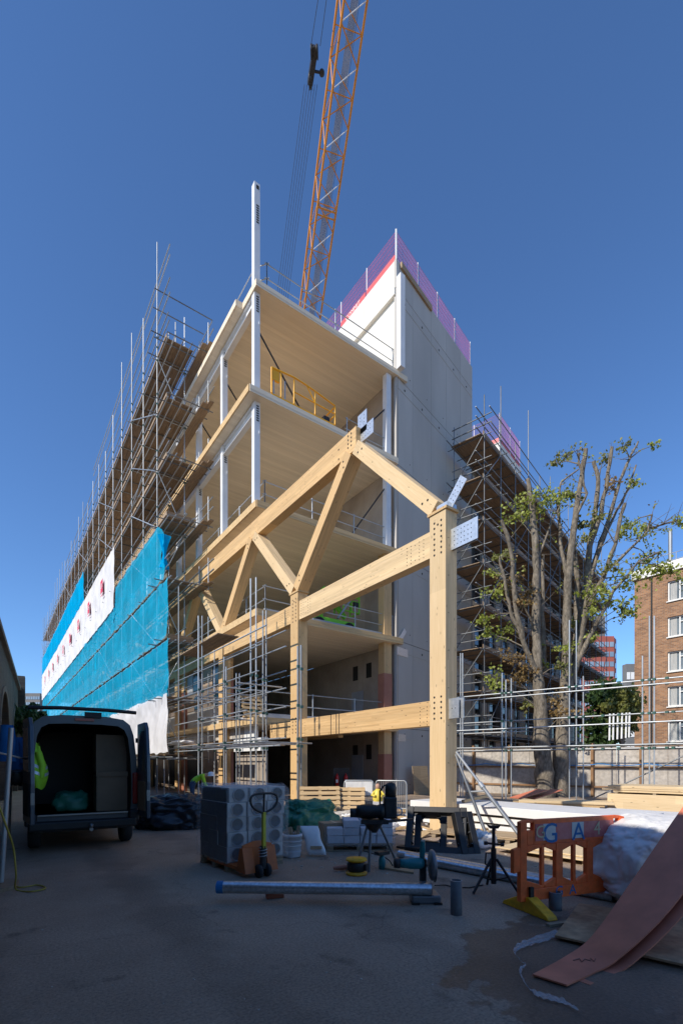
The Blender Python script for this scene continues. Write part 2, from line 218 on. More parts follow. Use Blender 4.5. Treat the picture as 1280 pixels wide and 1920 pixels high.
# ------------------------------------------------------------------ mesh builder
class MB:
    def __init__(s): s.v = []; s.f = []; s.s = []
    def add(s, vs, fs, sm=False):
        o = len(s.v); s.v += [tuple(p) for p in vs]; s.f += [tuple(i+o for i in q) for q in fs]; s.s += [sm]*len(fs)
    def box(s, c, d, R=None):
        h = Vector(d)/2; P = []
        for z in (-1, 1):
            for x, y in ((-1, -1), (1, -1), (1, 1), (-1, 1)):
                p = Vector((x*h.x, y*h.y, z*h.z)); P.append((R@p if R else p)+Vector(c))
        s.add(P, [(3, 2, 1, 0), (4, 5, 6, 7), (0, 1, 5, 4), (1, 2, 6, 5), (2, 3, 7, 6), (3, 0, 4, 7)]); return s
    def tube(s, p0, p1, r0, r1=None, n=8, caps=True):
        return s.path([p0, p1], [r0, r0 if r1 is None else r1], n, caps)
    def path(s, pts, rad, n=8, caps=True):
        pts = [Vector(p) for p in pts]
        if not hasattr(rad, '__len__'): rad = [rad]*len(pts)
        rings = []; ref = None
        for i, p in enumerate(pts):
            t = (pts[min(i+1, len(pts)-1)]-pts[max(i-1, 0)]).normalized()
            if ref is None: ref = Vector((0, 0, 1)) if abs(t.z) < .9 else Vector((1, 0, 0))
            a = (ref-t*ref.dot(t)); a = a.normalized() if a.length > 1e-5 else t.orthogonal().normalized(); b = t.cross(a); ref = a
            rings.append([p+(a*math.cos(2*math.pi*k/n)+b*math.sin(2*math.pi*k/n))*rad[i] for k in range(n)])
        vs = [q for r in rings for q in r]; fs = []
        for i in range(len(pts)-1):
            for k in range(n): fs.append((i*n+k, i*n+(k+1) % n, (i+1)*n+(k+1) % n, (i+1)*n+k))
        s.add(vs, fs, True)
        if caps: s.add(rings[0], [tuple(reversed(range(n)))]); s.add(rings[-1], [tuple(range(n))])
        return s
    def prism(s, poly, vec):
        n = len(poly); a = [Vector(p) for p in poly]; b = [p+Vector(vec) for p in a]
        s.add(a+b, [tuple(reversed(range(n))), tuple(range(n, 2*n))]+[(i, (i+1) % n, (i+1) % n+n, i+n) for i in range(n)]); return s
    def grid(s, fn, nu, nv, sm=True, th=0):
        P = [Vector(fn(i/nu, j/nv)) for i in range(nu+1) for j in range(nv+1)]
        F = [(i*(nv+1)+j, (i+1)*(nv+1)+j, (i+1)*(nv+1)+j+1, i*(nv+1)+j+1) for i in range(nu) for j in range(nv)]
        s.add(P, F, sm); return s
    def lathe(s, prof, n=20, c=(0, 0, 0), M=None):
        c = Vector(c); vs = []
        for r, z in prof:
            for k in range(n):
                p = Vector((r*math.cos(2*math.pi*k/n), r*math.sin(2*math.pi*k/n), z)); vs.append((M@p if M else p)+c)
        s.add(vs, [(i*n+k, i*n+(k+1) % n, (i+1)*n+(k+1) % n, (i+1)*n+k) for i in range(len(prof)-1) for k in range(n)], True); return s
    def mesh(s, name, m):
        me = bpy.data.meshes.new(name); me.from_pydata(s.v, [], s.f); me.polygons.foreach_set('use_smooth', s.s); me.materials.append(MATS[m]); me.update(); return me
_cache = {}
def ucyl(m, n=8):
    k = ('c', m, n)
    if k not in _cache: _cache[k] = MB().tube((0, 0, 0), (0, 0, 1), 1, n=n).mesh('tube_'+m, m)
    return _cache[k]
def ubox(m, d):
    k = ('b', m, tuple(round(x, 3) for x in d))
    if k not in _cache: _cache[k] = MB().box((0, 0, 0), k[2]).mesh('block_'+m, m)
    return _cache[k]
def frame(d, up=Vector((0, 0, 1))):
    x = Vector(d).normalized(); y = up.cross(x)
    if y.length < 1e-4: y = Vector((0, 1, 0)).cross(x) if abs(x.y) < .9 else Vector((1, 0, 0)).cross(x)
    y.normalize(); z = x.cross(y); return Matrix((x, y, z)).transposed()
RZ = lambda a: Matrix.Rotation(a, 3, 'Z'); RX = lambda a: Matrix.Rotation(a, 3, 'X'); RY = lambda a: Matrix.Rotation(a, 3, 'Y')
LABELS = set()
class Thing:
    """an Empty at the thing's base with its parts; coordinates are world ones when world=True, else the thing's own"""
    def __init__(s, name, label, cat, loc=(0, 0, 0), rz=0.0, group=None, world=False):
        s.o = bpy.data.objects.new(name, None); COL.objects.link(s.o); s.o.location = loc; s.o.rotation_euler = (0, 0, rz); s.o.empty_display_size = .1
        s.o['label'] = label; s.o['category'] = cat
        if group: s.o['group'] = group
        s.off = Vector(loc) if world else Vector((0, 0, 0))
    def put(s, name, me, M, parent=None, bevel=0, kind=None, label=None):
        o = bpy.data.objects.new(name, me); COL.objects.link(o); M = M.copy(); M.translation -= s.off; o.matrix_basis = M
        o.parent = parent or s.o
        if parent: o.matrix_parent_inverse = parent.matrix_basis.inverted()
        if bevel:
            b = o.modifiers.new('bevel', 'BEVEL'); b.width = bevel; b.segments = 2; b.limit_method = 'ANGLE'; b.harden_normals = False
        if kind: o['kind'] = kind
        if label: o['label'] = label
        return o
    def mb(s, name, mb, m, parent=None, **k):
        c = Vector((0, 0, 0))
        if mb.v:
            c = sum((Vector(p) for p in mb.v), Vector())/len(mb.v)
        mb.v = [tuple(Vector(p)-c) for p in mb.v]
        return s.put(name, mb.mesh(name, m), Matrix.Translation(c), parent, **k)
    def box(s, name, c, d, m, R=None, parent=None, **k):
        return s.put(name, ubox(m, d), Matrix.Translation(Vector(c)) @ (R.to_4x4() if R else Matrix.Identity(4)), parent, **k)
    def beam(s, name, p0, p1, wd, ht, m, parent=None, up=Vector((0, 0, 1)), **k):
        p0 = Vector(p0); p1 = Vector(p1); R = frame(p1-p0, up)
        return s.put(name, ubox(m, ((p1-p0).length, wd, ht)), Matrix.Translation((p0+p1)/2) @ R.to_4x4(), parent, **k)
    def tube(s, name, p0, p1, r, m, parent=None, n=8, **k):
        p0 = Vector(p0); p1 = Vector(p1); d = p1-p0; R = d.to_track_quat('Z', 'Y').to_matrix().to_4x4()
        return s.put(name, ucyl(m, n), Matrix.Translation(p0) @ R @ Matrix.Diagonal((r, r, d.length, 1)), parent, **k)
def solo(name, mb, m, label=None, cat=None, group=None, kind=None, loc=None, rz=0, bevel=0):
    """a thing that is one mesh"""
    c = Vector((0, 0, 0)) if loc is not None else sum((Vector(p) for p in mb.v), Vector())/max(1, len(mb.v))
    if loc is None: mb.v = [tuple(Vector(p)-c) for p in mb.v]
    o = bpy.data.objects.new(name, mb.mesh(name, m)); COL.objects.link(o); o.location = loc if loc is not None else c; o.rotation_euler = (0, 0, rz)
    if label: o['label'] = label
    if cat: o['category'] = cat
    if group: o['group'] = group
    if kind: o['kind'] = kind
    if bevel: b = o.modifiers.new('bevel', 'BEVEL'); b.width = bevel; b.segments = 2; b.limit_method = 'ANGLE'
    return o
def text_mb(body, size, M, m, ext=.0015):
    cu = bpy.data.curves.new('letters', 'FONT'); cu.body = body; cu.size = size; cu.extrude = ext; cu.align_x = 'CENTER'; cu.align_y = 'CENTER'; cu.resolution_u = 3
    o = bpy.data.objects.new('letters', cu); me = bpy.data.meshes.new_from_object(o)
    b = MB(); b.add([M @ v.co for v in me.vertices], [tuple(p.vertices) for p in me.polygons])
    bpy.data.objects.remove(o); bpy.data.curves.remove(cu); bpy.data.meshes.remove(me); return b
def nz(x, y, z=0.0): return noise.noise(Vector((x, y, z)))

# ================================================================== the setting: ground
gb = MB(); gb.add([(-900, -900, 0), (900, -900, 0), (900, 900, 0), (-900, 900, 0)], [(0, 1, 2, 3)]); solo('ground', gb, 'yard_concrete', kind='structure', loc=(0, 0, 0))

# ================================================================== the building under construction
FX, EY, CX = 8.71, 18.1, 16.55          # frame face, end face, core corner
D3 = Vector((.9708, .2403, 0)); N3 = Vector((.2403, -.9708, 0)); C3 = Vector((CX, EY, 0))
def W3(w, o, z): return C3+D3*w+N3*o+Vector((0, 0, z))
LV = [3.55, 8.0, 12.45, 17.05, 21.6]      # tops of the floor slabs
MOD = 3.43
B = Thing('building', 'half built office building of timber slabs, glulam frame and white steel columns', 'building', (FX, EY, 0), world=True)
XO = [.02, .02, .02, -.3, .02]       # how far each slab oversails the column line
def slab_poly(y0, x0, i=0):
    if i == 4: return [(x0, y0), (CX-.02, y0), (CX-.02, 44), (22, 44), (22, 96), (FX-.24, 96), (FX-.24, EY+1.25), (x0, EY+1.25)]
    return [(x0, y0), (CX-.02, y0), (CX-.02, 44), (22, 44), (22, 96), (x0, 96)]
for i, z in enumerate(LV):
    th = .3 if i != 4 else .28
    y0 = EY-.15 if i < 4 else EY-.05
    b = MB(); b.prism([(x, y, z-th) for x, y in slab_poly(y0, FX+XO[i], i)], (0, 0, th)); s = B.mb('floor_slab', b, 'clt')
    # front strip: two or three lamellae showing on the cut edge
    for k in range(3):
        t = th/3
        B.beam('edge_board', (FX+XO[i], y0-.012-.006*(k == 1), z-th+t*(k+.5)), (CX+.15 if i in (1, 4) else CX-.03, y0-.012-.006*(k == 1), z-th+t*(k+.5)), .03, t-.006, 'clt_edge' if i in (0, 1, 2) else 'clt', parent=s)
    xe = FX+XO[i]-.03 if i < 4 else FX-.27; ye = y0 if i < 4 else EY+1.25
    B.beam('edge_board', (xe, ye, z-th/2), (xe, 96, z-th/2), .05, th-.02, 'clt_edge' if i < 4 else 'clt', parent=s)
# roof slab: the end panel oversails to the left and to the right
b = MB(); b.prism([(CX, EY-.04, 21.33), (CX+.75, EY-.04, 21.33), (CX+.75, EY+.12, 21.33), (CX, EY+.0, 21.33)], (0, 0, .26)); B.mb('slab_overhang', b, 'clt')
b = MB(); b.prism([(CX, EY-.14, LV[1]-.3), (CX+.35, EY-.14, LV[1]-.3), (CX+.35, EY-.02, LV[1]-.3), (CX, EY-.02, LV[1]-.3)], (0, 0, .29)); B.mb('slab_overhang', b, 'clt_edge')
# --- glulam frame that stands proud of the slabs
CW, CD = .40, .52
col_y = [7.8+6.855*k for k in range(0, 11)]
def holes(parent, pts, nrm, r=.028):
    for p in pts:
        d = Vector(nrm)*.004
        B.tube('bolt_hole', Vector(p)-d*1.5, Vector(p)+d, r, 'dark_hole', parent=parent, n=10)
for k, y in enumerate(col_y):
    top = 7.72
    R = frame((0, 0, 1), Vector((0, 1, 0)))
    c = B.put('timber_column', ubox('glulam_pale' if k == 0 else 'glulam', (top, CD, CW)), Matrix.Translation((FX+CW/2, y+CD/2, top/2)) @ Matrix(((0, 0, 1), (0, 1, 0), (1, 0, 0))).to_4x4(), bevel=.008)
    if k < 2:
        for (y0, z0, rows) in ((.14, 7.5, 7), (.36, 7.5, 7), (.14, 3.25, 5), (.36, 3.25, 5)):
            holes(c, [(FX, y+y0, z0-.13*r) for r in range(rows)], (-1, 0, 0))
        holes(c, [(FX, y+.25, 7.43)], (-1, 0, 0))
        if k == 0:
            holes(c, [(FX+.1, y, 7.05-.9*r) for r in range(7)], (0, -1, 0), .012)
        B.box('column_cap', (FX+CW/2, y+CD/2, top+.03), (CW+.06, CD+.1, .06), 'glulam', R=RY(0))
# first floor beam
for a, c_ in ((col_y[0]+CD, col_y[1]), (col_y[1]+CD, 16.85)):
    bm = B.beam('timber_beam', (FX+.2, a+.004, 2.88), (FX+.2, c_-.004, 2.88), .3, .62, 'glulam', bevel=.006)
    ends = [a+.25, c_-.25] if c_-a > 3 else [a+.25, c_-.3]
    for e in ends: holes(bm, [(FX+.05, e, 3.02), (FX+.05, e, 2.68)]+[(FX+.05, e+dy, 2.6+.09*q) for q in range(6) for dy in (-.12, .12)], (-1, 0, 0), .013)
    if c_-a > 3:
        for dy in (3.9, 4.05, 4.35): B.box('strap', (FX+.2, a+dy, 2.88), (.308, .035, .64), 'black_steel', parent=bm)
for k in range(0, 9):
    a, c_ = col_y[k]+CD, col_y[k+1]
    if k >= 1 and False: continue
    bm = B.beam('timber_beam', (FX+.2, a+.004, 7.06), (FX+.2, c_-.004, 7.06), .3, .66, 'glulam' if k else 'glulam_pale', bevel=.006)
    if k < 2:
        for e in (a+.55, c_-.45): holes(bm, [(FX+.05, e, 7.24), (FX+.05, e, 6.86)]+[(FX+.05, e+dy, 6.82+.09*q) for q in range(6) for dy in (-.3, -.15, .15, .3)], (-1, 0, 0), .013)
# top chord of the truss
tb = B.beam('timber_beam', (FX+.2, col_y[0]+3.52, 11.36), (FX+.2, 17.9, 11.36), .36, .68, 'glulam', bevel=.006)
holes(tb, [(FX+.02, col_y[0]+3.75+.16*(q % 2), 11.6-.12*(q//2)) for q in range(8)], (-1, 0, 0), .03); holes(tb, [(FX+.02, col_y[0]+4.4, 11.45), (FX+.02, col_y[0]+4.4, 11.15)], (-1, 0, 0), .03)
for k in range(6): B.beam('timber_beam', (FX+.2, 17.91+MOD*2*k, 11.36), (FX+.2, 17.9+MOD*2*(k+1), 11.36), .36, .68, 'glulam', bevel=.006)
# V braces
for k in range(0, 7):
    yn = col_y[k]+3.43+.26
    for ya in (col_y[k]+.32, col_y[k+1]+.2):
        sg = 1 if ya < yn else -1
        p0 = Vector((FX+.2, ya+sg*.05, 7.86)); p1 = Vector((FX+.2, yn-sg*.17, 11.06))
        br = B.beam('timber_brace', p0, p1, .38, .44, 'glulam_pale' if sg > 0 else 'glulam', up=Vector((1, 0, 0)), bevel=.008)
        if k < 2:
            u = (p1-p0).normalized(); v = Vector((0, -u.z, u.y)); L_ = (p1-p0).length
            # brace is .44 across x and .38 in the frame plane
            for q in (.35, L_-.4): holes(br, [p0+u*q+v*.07+Vector((-.222, 0, 0)), p0+u*(q+.12)-v*.07+Vector((-.222, 0, 0))], (-1, 0, 0), .03)
# flitch plates waiting for the next bay
def plate(p, q, h, rows, parent=None):
    p = Vector(p); q = Vector(q); u = (q-p).normalized(); o = B.beam('steel_plate', p, q, .014, h, 'galv_plate', up=Vector((0, 0, 1))); v = Vector((0, -u.z, u.y)); n = int((q-p).length/.1)
    for i in range(1, n):
        for j in range(rows):
            c = p+u*(i*.1)+v*((j+.5)/rows-.5)*h*.85; B.tube('plate_hole', c+Vector((-.0075, 0, 0)), c+Vector((-.0095, 0, 0)), .013, 'dark_hole', parent=o, n=8)
    return o
plate((FX+.2, 7.8, 7.02), (FX+.2, 7.02, 7.02), .5, 4); plate((FX+.27, 7.8, 7.02), (FX+.27, 7.1, 7.02), .5, 1)
plate((FX+.2, 7.8, 2.95), (FX+.2, 7.42, 2.95), .48, 4); plate((FX+.12, 7.8, 2.95), (FX+.12, 7.5, 2.95), .48, 1)
plate((FX+.2, 7.98, 7.76), (FX+.2, 7.42, 8.35), .26, 2)
B.box('steel_block', (FX+.2, 7.95, 7.82), (.34, .34, .16), 'galv_plate')
plate((FX+.2, 11.38, 11.46), (FX+.2, 10.72, 11.46), .42, 3); plate((FX+.2, 11.24, 11.5), (FX+.2, 11.24, 12.12), .42, 2)
# --- white steel columns and beams of the upper floors
def i_beam(p0, p1, h, wd, t=.02, m='white_steel'):
    p0 = Vector(p0); p1 = Vector(p1); R = frame(p1-p0); L_ = (p1-p0).length; b = MB()
    for c, d in (((0, 0, h/2-t/2), (L_, wd, t)), ((0, 0, -h/2+t/2), (L_, wd, t)), ((0, 0, 0), (L_, t, h-2*t))): b.box(c, d)
    return B.put('steel_beam', b.mesh('steel_beam', m), Matrix.Translation((p0+p1)/2) @ R.to_4x4())
def box_col(x, y, z0, z1, wx=.26, wy=.26):
    c = B.box('steel_column', (x, y, (z0+z1)/2), (wx, wy, z1-z0), 'white_steel'); return c
scy = [EY+.32+MOD*k for k in range(0, 16)]
for k, y in enumerate(scy):
    for z0, z1 in ((LV[2], LV[3]-.3), (LV[3], LV[4]-.28)):
        c = box_col(FX+.2, y, z0, z1)
        for q in range(7): B.box('bolt_plate', (FX+.22, y-.132, z1-.18-.1*q), (.12, .008, .06), 'dark_hole', parent=c)
        if k == 0 or k < 4:
            B.box('lug', (FX+.3, y-.14, z1-1.25), (.06, .03, .12), 'white_steel', parent=c)
    c = box_col(FX+.2, y, LV[4], 25.9 if k == 0 else (23.0 if k in (4, 7) else 22.0))
    if k == 0:
        for q in range(8): B.box('bolt_plate', (FX+.22, y-.132, 24.95-.1*q), (.12, .008, .06), 'dark_hole', parent=c)
        B.box('bolt_plate', (FX+.22, y-.132, 25.72), (.12, .008, .16), 'dark_hole', parent=c)
    if k < 15:
        for z in (LV[3]-.3, LV[4]-.28): i_beam((FX+.2, y+.135, z-.26), (FX+.2, y+MOD-.135, z-.26), .46, .24)
for y, z0, z1 in ((EY+.25, 12.45, 16.75), (EY+.25, 17.05, 21.3)):
    box_col(CX-.42, y, z0, z1, .3, .3)
box_col(CX+.12, EY-.2, 21.62, 26.3, .3, .3)
for k in range(3): B.tube('tie_rod', (FX+.33, scy[k]+.1, 20.0), (FX+.33+2.6, scy[k]+.2, 17.1), .035, 'black_steel')
B.tube('tie_rod', (CX-.5, EY+.3, 15.6), (CX-2.7, EY+.4, 12.5), .035, 'black_steel'); B.tube('tie_rod', (CX-.5, EY+.3, 19.6), (CX-2.7, EY+.4, 17.1), .035, 'black_steel')
# glulam columns under the inner end of the slabs, lower halves still wrapped in red board
for (z0, z1) in ((0, 3.25), (LV[0], 7.7), (LV[1], 12.15)):
    c = B.put('timber_column', ubox('glulam', (z1-z0, .45, .5)), Matrix.Translation((CX-.5, EY+.3, (z0+z1)/2)) @ Matrix(((0, 0, 1), (0, 1, 0), (1, 0, 0))).to_4x4())
    if z1 < 8: B.box('protective_board', (CX-.5, EY+.3, z0+(1.05 if z0 == 0 else 1.3)), (.53, .48, 2.1 if z0 == 0 else 2.6), 'wrapped_red', parent=c)
for y in (EY+4, EY+10):
    for z0, z1 in ((0, 3.25), (LV[0], 7.7)):
        B.box('timber_column', (FX+.45, y, (z0+z1)/2), (.45, .45, z1-z0), 'glulam')
        B.box('protective_board', (FX+.45, y, z0+1.1), (.48, .48, 2.2), 'wrapped_red')
# inner walls that close the depth of the floors
for i in range(5):
    z0 = 0 if i == 0 else LV[i-1]; z1 = LV[i]-.3
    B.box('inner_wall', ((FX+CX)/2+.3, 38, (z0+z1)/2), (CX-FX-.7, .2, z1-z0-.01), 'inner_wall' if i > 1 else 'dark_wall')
    for q in range(2): B.box('ceiling_beam', (FX+2.4+2.9*q, (EY+38)/2+.6, z1-.17), (.28, 38-EY-1.4, .33), 'glulam' if i < 2 else 'clt') if i in (0,) else None
# brick and panel infill on the street side of the two lowest floors
for i in range(2):
    z0 = 0 if i == 0 else LV[0]; z1 = LV[i]-.3
    for k in range(24):
        y = 22.4+3*k
        if i == 0:
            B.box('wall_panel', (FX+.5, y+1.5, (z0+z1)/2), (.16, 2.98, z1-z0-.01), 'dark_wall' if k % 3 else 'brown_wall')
        else:
            for zz, hh, m in ((z0+.5, 1.0, 'block_wall'), (z0+1.5, .96, 'brown_wall'), (z1-.45, .9, 'block_wall')): B.box('wall_panel', (FX+.5, y+1.5, zz), (.16, 2.98, hh-.02), m)
            wn = B.box('window', (FX+.47, y+1.0, z0+2.55), (.1, .9, 1.1), 'dark_glass'); B.box('wall_panel', (FX+.5, y+2.25, z0+2.55), (.16, 1.4, 1.12), 'grey_sheet' if k % 2 else 'brown_wall')
            B.box('window', (FX+.4, y+.9, z0+1.35), (.06, .5, .8), 'dark_glass')
# string course of white blocks at first floor level and the white block panel under it
for k in range(12): B.box('wall_block', (FX+.45, 19.4+1.02*k, 3.0), (.2, 1.0, .5), 'block_wall' if k % 3 else 'white_paint')
for k in range(3): B.box('wall_block', (FX+.45, 18.5+1.02*k, 2.45), (.2, 1.0, .56), 'white_paint')
for k in range(2): B.box('wall_panel', (FX+.62, 19.0+1.5*k, 1.05), (.1, 1.48, 2.1), 'inner_wall')

# ================================================================== the concrete core
K = Thing('concrete_core', 'tall pale grey precast concrete stair core rising above the timber roof', 'tower', (CX, EY, 0), world=True)
KW, KH, KD = 8.8, 27.3, 6.2
fp = [W3(.02, -.14, 0), W3(KW-.02, -.14, 0), W3(KW-.02, -6.0, 0), Vector((CX+.14, EY+KD+1.6, 0)), Vector((CX+.14, EY+.14, 0))]
K.mb('core_backing', MB().prism([(p.x, p.y, .0) for p in fp], (0, 0, KH-.12)), 'core_concrete')
rows = [0, 3.45, 7.9, 12.35, 16.9, 21.35, 25.85, KH]; colw = [0, 1.55, 3.5, 5.3, 7.1, KW]
def wallbox(name, a, b, z0, z1, t, m, parent=None):
    p = (a+b)/2; u = (b-a); return K.box(name, (p.x, p.y, (z0+z1)/2), (u.length, t, z1-z0), m, R=RZ(math.atan2(u.y, u.x)), parent=parent)
for i in range(len(rows)-1):
    for j in range(len(colw)-1):
        g = .014
        pn = wallbox('wall_panel', W3(colw[j]+g*.5, -.07, 0), W3(colw[j+1]-g*.5, -.07, 0), rows[i]+g, rows[i+1]-(g if i < 6 else 0), .14, 'core_concrete')
        if i < 6:
            p = W3((colw[j]+colw[j+1])/2, .001, rows[i+1]-.33); K.tube('tie_hole', p, p+N3*.004, .06, 'dark_hole', parent=pn, n=10)
            p = W3((colw[j]+colw[j+1])/2+.5, .001, rows[i]+.5); K.tube('tie_hole', p, p+N3*.004, .03, 'dark_hole', parent=pn, n=8)
        else: pass
for i in range(len(rows)-1):
    wallbox('joint_lip', W3(.02, .008, 0), W3(KW-.02, .008, 0), rows[i+1]-.56, rows[i+1]-.53, .014, 'core_concrete') if i < 6 else None
for i in range(len(rows)-1):
    for j, (y0, y1) in enumerate(((EY+.01, EY+2.6), (EY+2.6, EY+5.2), (EY+5.2, EY+7.8))):
        if i == 5: continue
        K.box('wall_panel', (CX+.07, (y0+y1)/2, (rows[i]+rows[i+1])/2), (.14, y1-y0-.014, rows[i+1]-rows[i]-.014), 'core_sunlit_pale' if i > 4 else 'inner_wall')
K.box('wall_panel', (CX+.11, EY+3.9, 23.6), (.06, 7.76, 4.48), 'core_sunlit_pale'); K.box('lintel', (CX+.02, EY+3.9, 25.65), (.24, 7.7, .36), 'core_sunlit_pale')
for i in range(5):        # long inner wall continuing the core's side inside the floors
    z0 = 0 if i == 0 else LV[i-1]; z1 = LV[i]-.3
    for j in range(6): K.box('wall_panel', (CX+.07, EY+7.8+2*j+1, (z0+z1)/2), (.14, 1.985, z1-z0-.01), 'inner_wall')
    if i < 2:
        for y in (EY+2.2, EY+3.4): K.box('service_opening', (CX-.003, y, z1-1.0), (.02, .45, .8), 'dark_hole')
        K.box('service_door', (CX-.02, EY+3.2, z0+1.05), (.05, 1.0, 2.1), 'grey_sheet')
K.box('cast_in_plate', tuple(W3(.55, .01, LV[1]-.62)), (1.0, .02, .42), 'galv_plate', R=RZ(math.atan2(D3.y, D3.x))); K.box('cast_in_plate', tuple(W3(.5, .01, LV[0]-.6)), (.7, .02, .36), 'galv_plate', R=RZ(math.atan2(D3.y, D3.x)))
K.beam('cast_in_plate', W3(.25, .05, LV[1]-.05), W3(.75, .05, LV[1]+.55), .02, .26, 'galv_plate')
K.box('parapet_packer', tuple(W3(1.9, .06, KH-.1)), (3.1, .1, .3), 'plywood', R=RZ(math.atan2(D3.y, D3.x)))

# mesh edge protection on the core
def edge_mesh(label, pts, h, tb=None, group='pink mesh barriers on the concrete cores', txt=None):
    p = [Vector(q) for q in pts]; T = Thing('edge_barrier', label, 'barrier', p[0], world=True, group=group)
    for a, b in zip(p[:-1], p[1:]):
        n = max(1, round((b-a).length/2.4)); u = (b-a)/n
        for i in range(n+1): T.tube('post', a+u*i+Vector((0, 0, -.25)), a+u*i+Vector((0, 0, h+.08)), .03, 'white_steel')
        for i in range(n):
            q0 = a+u*i+u*.02; q1 = a+u*(i+1)-u*.02; m = MB()
            nn = int((q1-q0).length/.085)
            for k in range(nn+1):
                c = q0.lerp(q1, k/nn); m.tube(c+Vector((0, 0, .05)), c+Vector((0, 0, h)), .006, n=4, caps=False)
            for z in (.05, .3, .55, .8, 1.05, 1.3, h):
                if z <= h: m.tube(q0+Vector((0, 0, z)), q1+Vector((0, 0, z)), .007, n=4, caps=False)
            T.mb('mesh_panel', m, 'pink_mesh')
            if tb and i in tb:
                bo = T.beam('toe_board', q0+Vector((0, 0, .16))+tb[i], q1+Vector((0, 0, .16))+tb[i], .03, .34, 'pink_board')
                if txt and i == txt[0]:
                    c = (q0+q1)/2+Vector((0, 0, .16))+tb[i]*1.35; Mx = Matrix.Translation(c) @ Matrix(((0, 0, -1), (-1, 0, 0), (0, 1, 0))).to_4x4()
                    T.mb('lettering', text_mb(txt[1], .34, Mx, ''), 'white_paint', parent=bo)
    return T
edge_mesh('pink mesh edge barrier with red toe board above the sunlit side of the tall core', [(CX+.1, EY+.1, KH), (CX+.1, EY+9.7, KH)], 1.55, {0: Vector((-.06, 0, 0)), 1: Vector((-.06, 0, 0)), 3: Vector((-.06, 0, 0))}, txt=(1, 'COMMIT'))
edge_mesh('pink mesh edge barrier along the top of the grey front wall of the tall core', [W3(.1, -.1, KH), W3(KW-.1, -.1, KH)], 1.55)

# guard rails on the floors
def guard(label, pts, z, h=1.1, step=2.4, toe=True, m='galv', r=.022, group='guard rails on the floor edges'):
    p = [Vector((q[0], q[1], z)) for q in pts]; T = Thing('guard_rail', label, 'railing', p[0], world=True, group=group)
    for a, b in zip(p[:-1], p[1:]):
        n = max(1, round((b-a).length/step)); u = (b-a)/n
        for i in range(n+1): T.tube('post', a+u*i, a+u*i+Vector((0, 0, h+.06)), r*1.15, m)
        for hh in (h*.52, h): T.tube('rail', a+Vector((0, 0, hh))-u.normalized()*.1, b+Vector((0, 0, hh))+u.normalized()*.1, r, m)
        if toe: T.beam('toe_board', a+Vector((0, 0, .11)), b+Vector((0, 0, .11)), .03, .2, 'grey_sheet')
    return T
guard('tube guard rail along the edge of the roof slab', [(FX+.35, EY+5, 0), (FX+.35, EY+.75, 0), (FX+.7, EY+.3, 0), (CX-.0, EY+.3, 0)], LV[4], 1.3, 3.4, False)
guard('guard rail at the edge of the floor just above the glulam truss', [(FX+.6, EY+8, 0), (FX+.6, EY+.3, 0), (CX-.1, EY+.3, 0)], LV[2], 1.15, 2.4)
guard('guard rail with grey toe board in front of the green lifting machine', [(FX+.6, EY+4, 0), (FX+.6, EY+.25, 0), (CX-.05, EY+.25, 0)], LV[1], 1.15, 2.3)
guard('guard rail on the first floor behind the lower glulam beam', [(FX+.6, EY+3, 0), (FX+.6, EY+.25, 0), (CX-.1, EY+.25, 0)], LV[0], 1.15, 2.5)
guard('short guard rail beside the yellow lift basket', [(FX+.35, EY+1.5, 0), (FX+.35, EY+9, 0)], LV[3], 1.05, 2.4, False)
guard('last length of rail at the core end of the yellow lift basket floor', [(CX-2.9, EY+.3, 0), (CX-.4, EY+.3, 0)], LV[3], 1.05, 2.4, False)
p = Thing('guard_post', 'two loose upright tubes at the corner of the yellow basket floor', 'post', (FX+1.0, EY+.25, LV[3])); p.tube('post', (0, 0, 0), (0, 0, 1.2), .03, 'galv'); p.tube('post', (.55, 0, 0), (.55, 0, 1.2), .03, 'galv')

# yellow scissor lift basket
Y = Thing('lift_basket', 'yellow scissor lift basket with rails on an upper timber floor', 'lift', (ony(509, 760, EY+.2).x, EY+.2, LV[3]))
Lb, Wb = 3.3, 1.5; Y.o.scale = (1, 1, .84)
Y.box('deck', (Lb/2, Wb/2, .32), (Lb, Wb, .28), 'yellow_lift'); Y.box('base', (Lb/2, Wb/2, .1), (Lb*.85, Wb*.8, .16), 'black_steel')
for x in (0, .45, 1.1, 2.2, Lb):
    for y in (0, Wb):
        hh = 1.75 if x <= 1.1 else (1.7 if x < Lb else 1.45); Y.tube('rail_post', (x, y, .46), (x, y, hh), .035, 'yellow_lift')
for y in (0, Wb):
    Y.mb('top_rail', MB().path([(0, y, 1.75), (1.1, y, 1.85), (1.7, y, 1.8), (2.2, y, 1.72), (2.9, y, 1.58), (Lb, y, 1.5)], .038), 'yellow_lift')
    Y.tube('mid_rail', (1.1, y, 1.1), (Lb, y, 1.05), .03, 'yellow_lift'); Y.tube('brace_rail', (1.75, y, 1.78), (2.2, y, 1.1), .03, 'yellow_lift')
Y.tube('end_rail', (Lb, 0, 1.45), (Lb, Wb, 1.45), .035, 'yellow_lift'); Y.tube('end_rail', (Lb, 0, .98), (Lb, Wb, .98), .03, 'yellow_lift')
Y.box('control_box', (.22, .06, 1.5), (.34, .1, .6), 'yellow_lift'); Y.box('control_box', (2.9, .2, .62), (.3, .25, .3), 'black_steel')
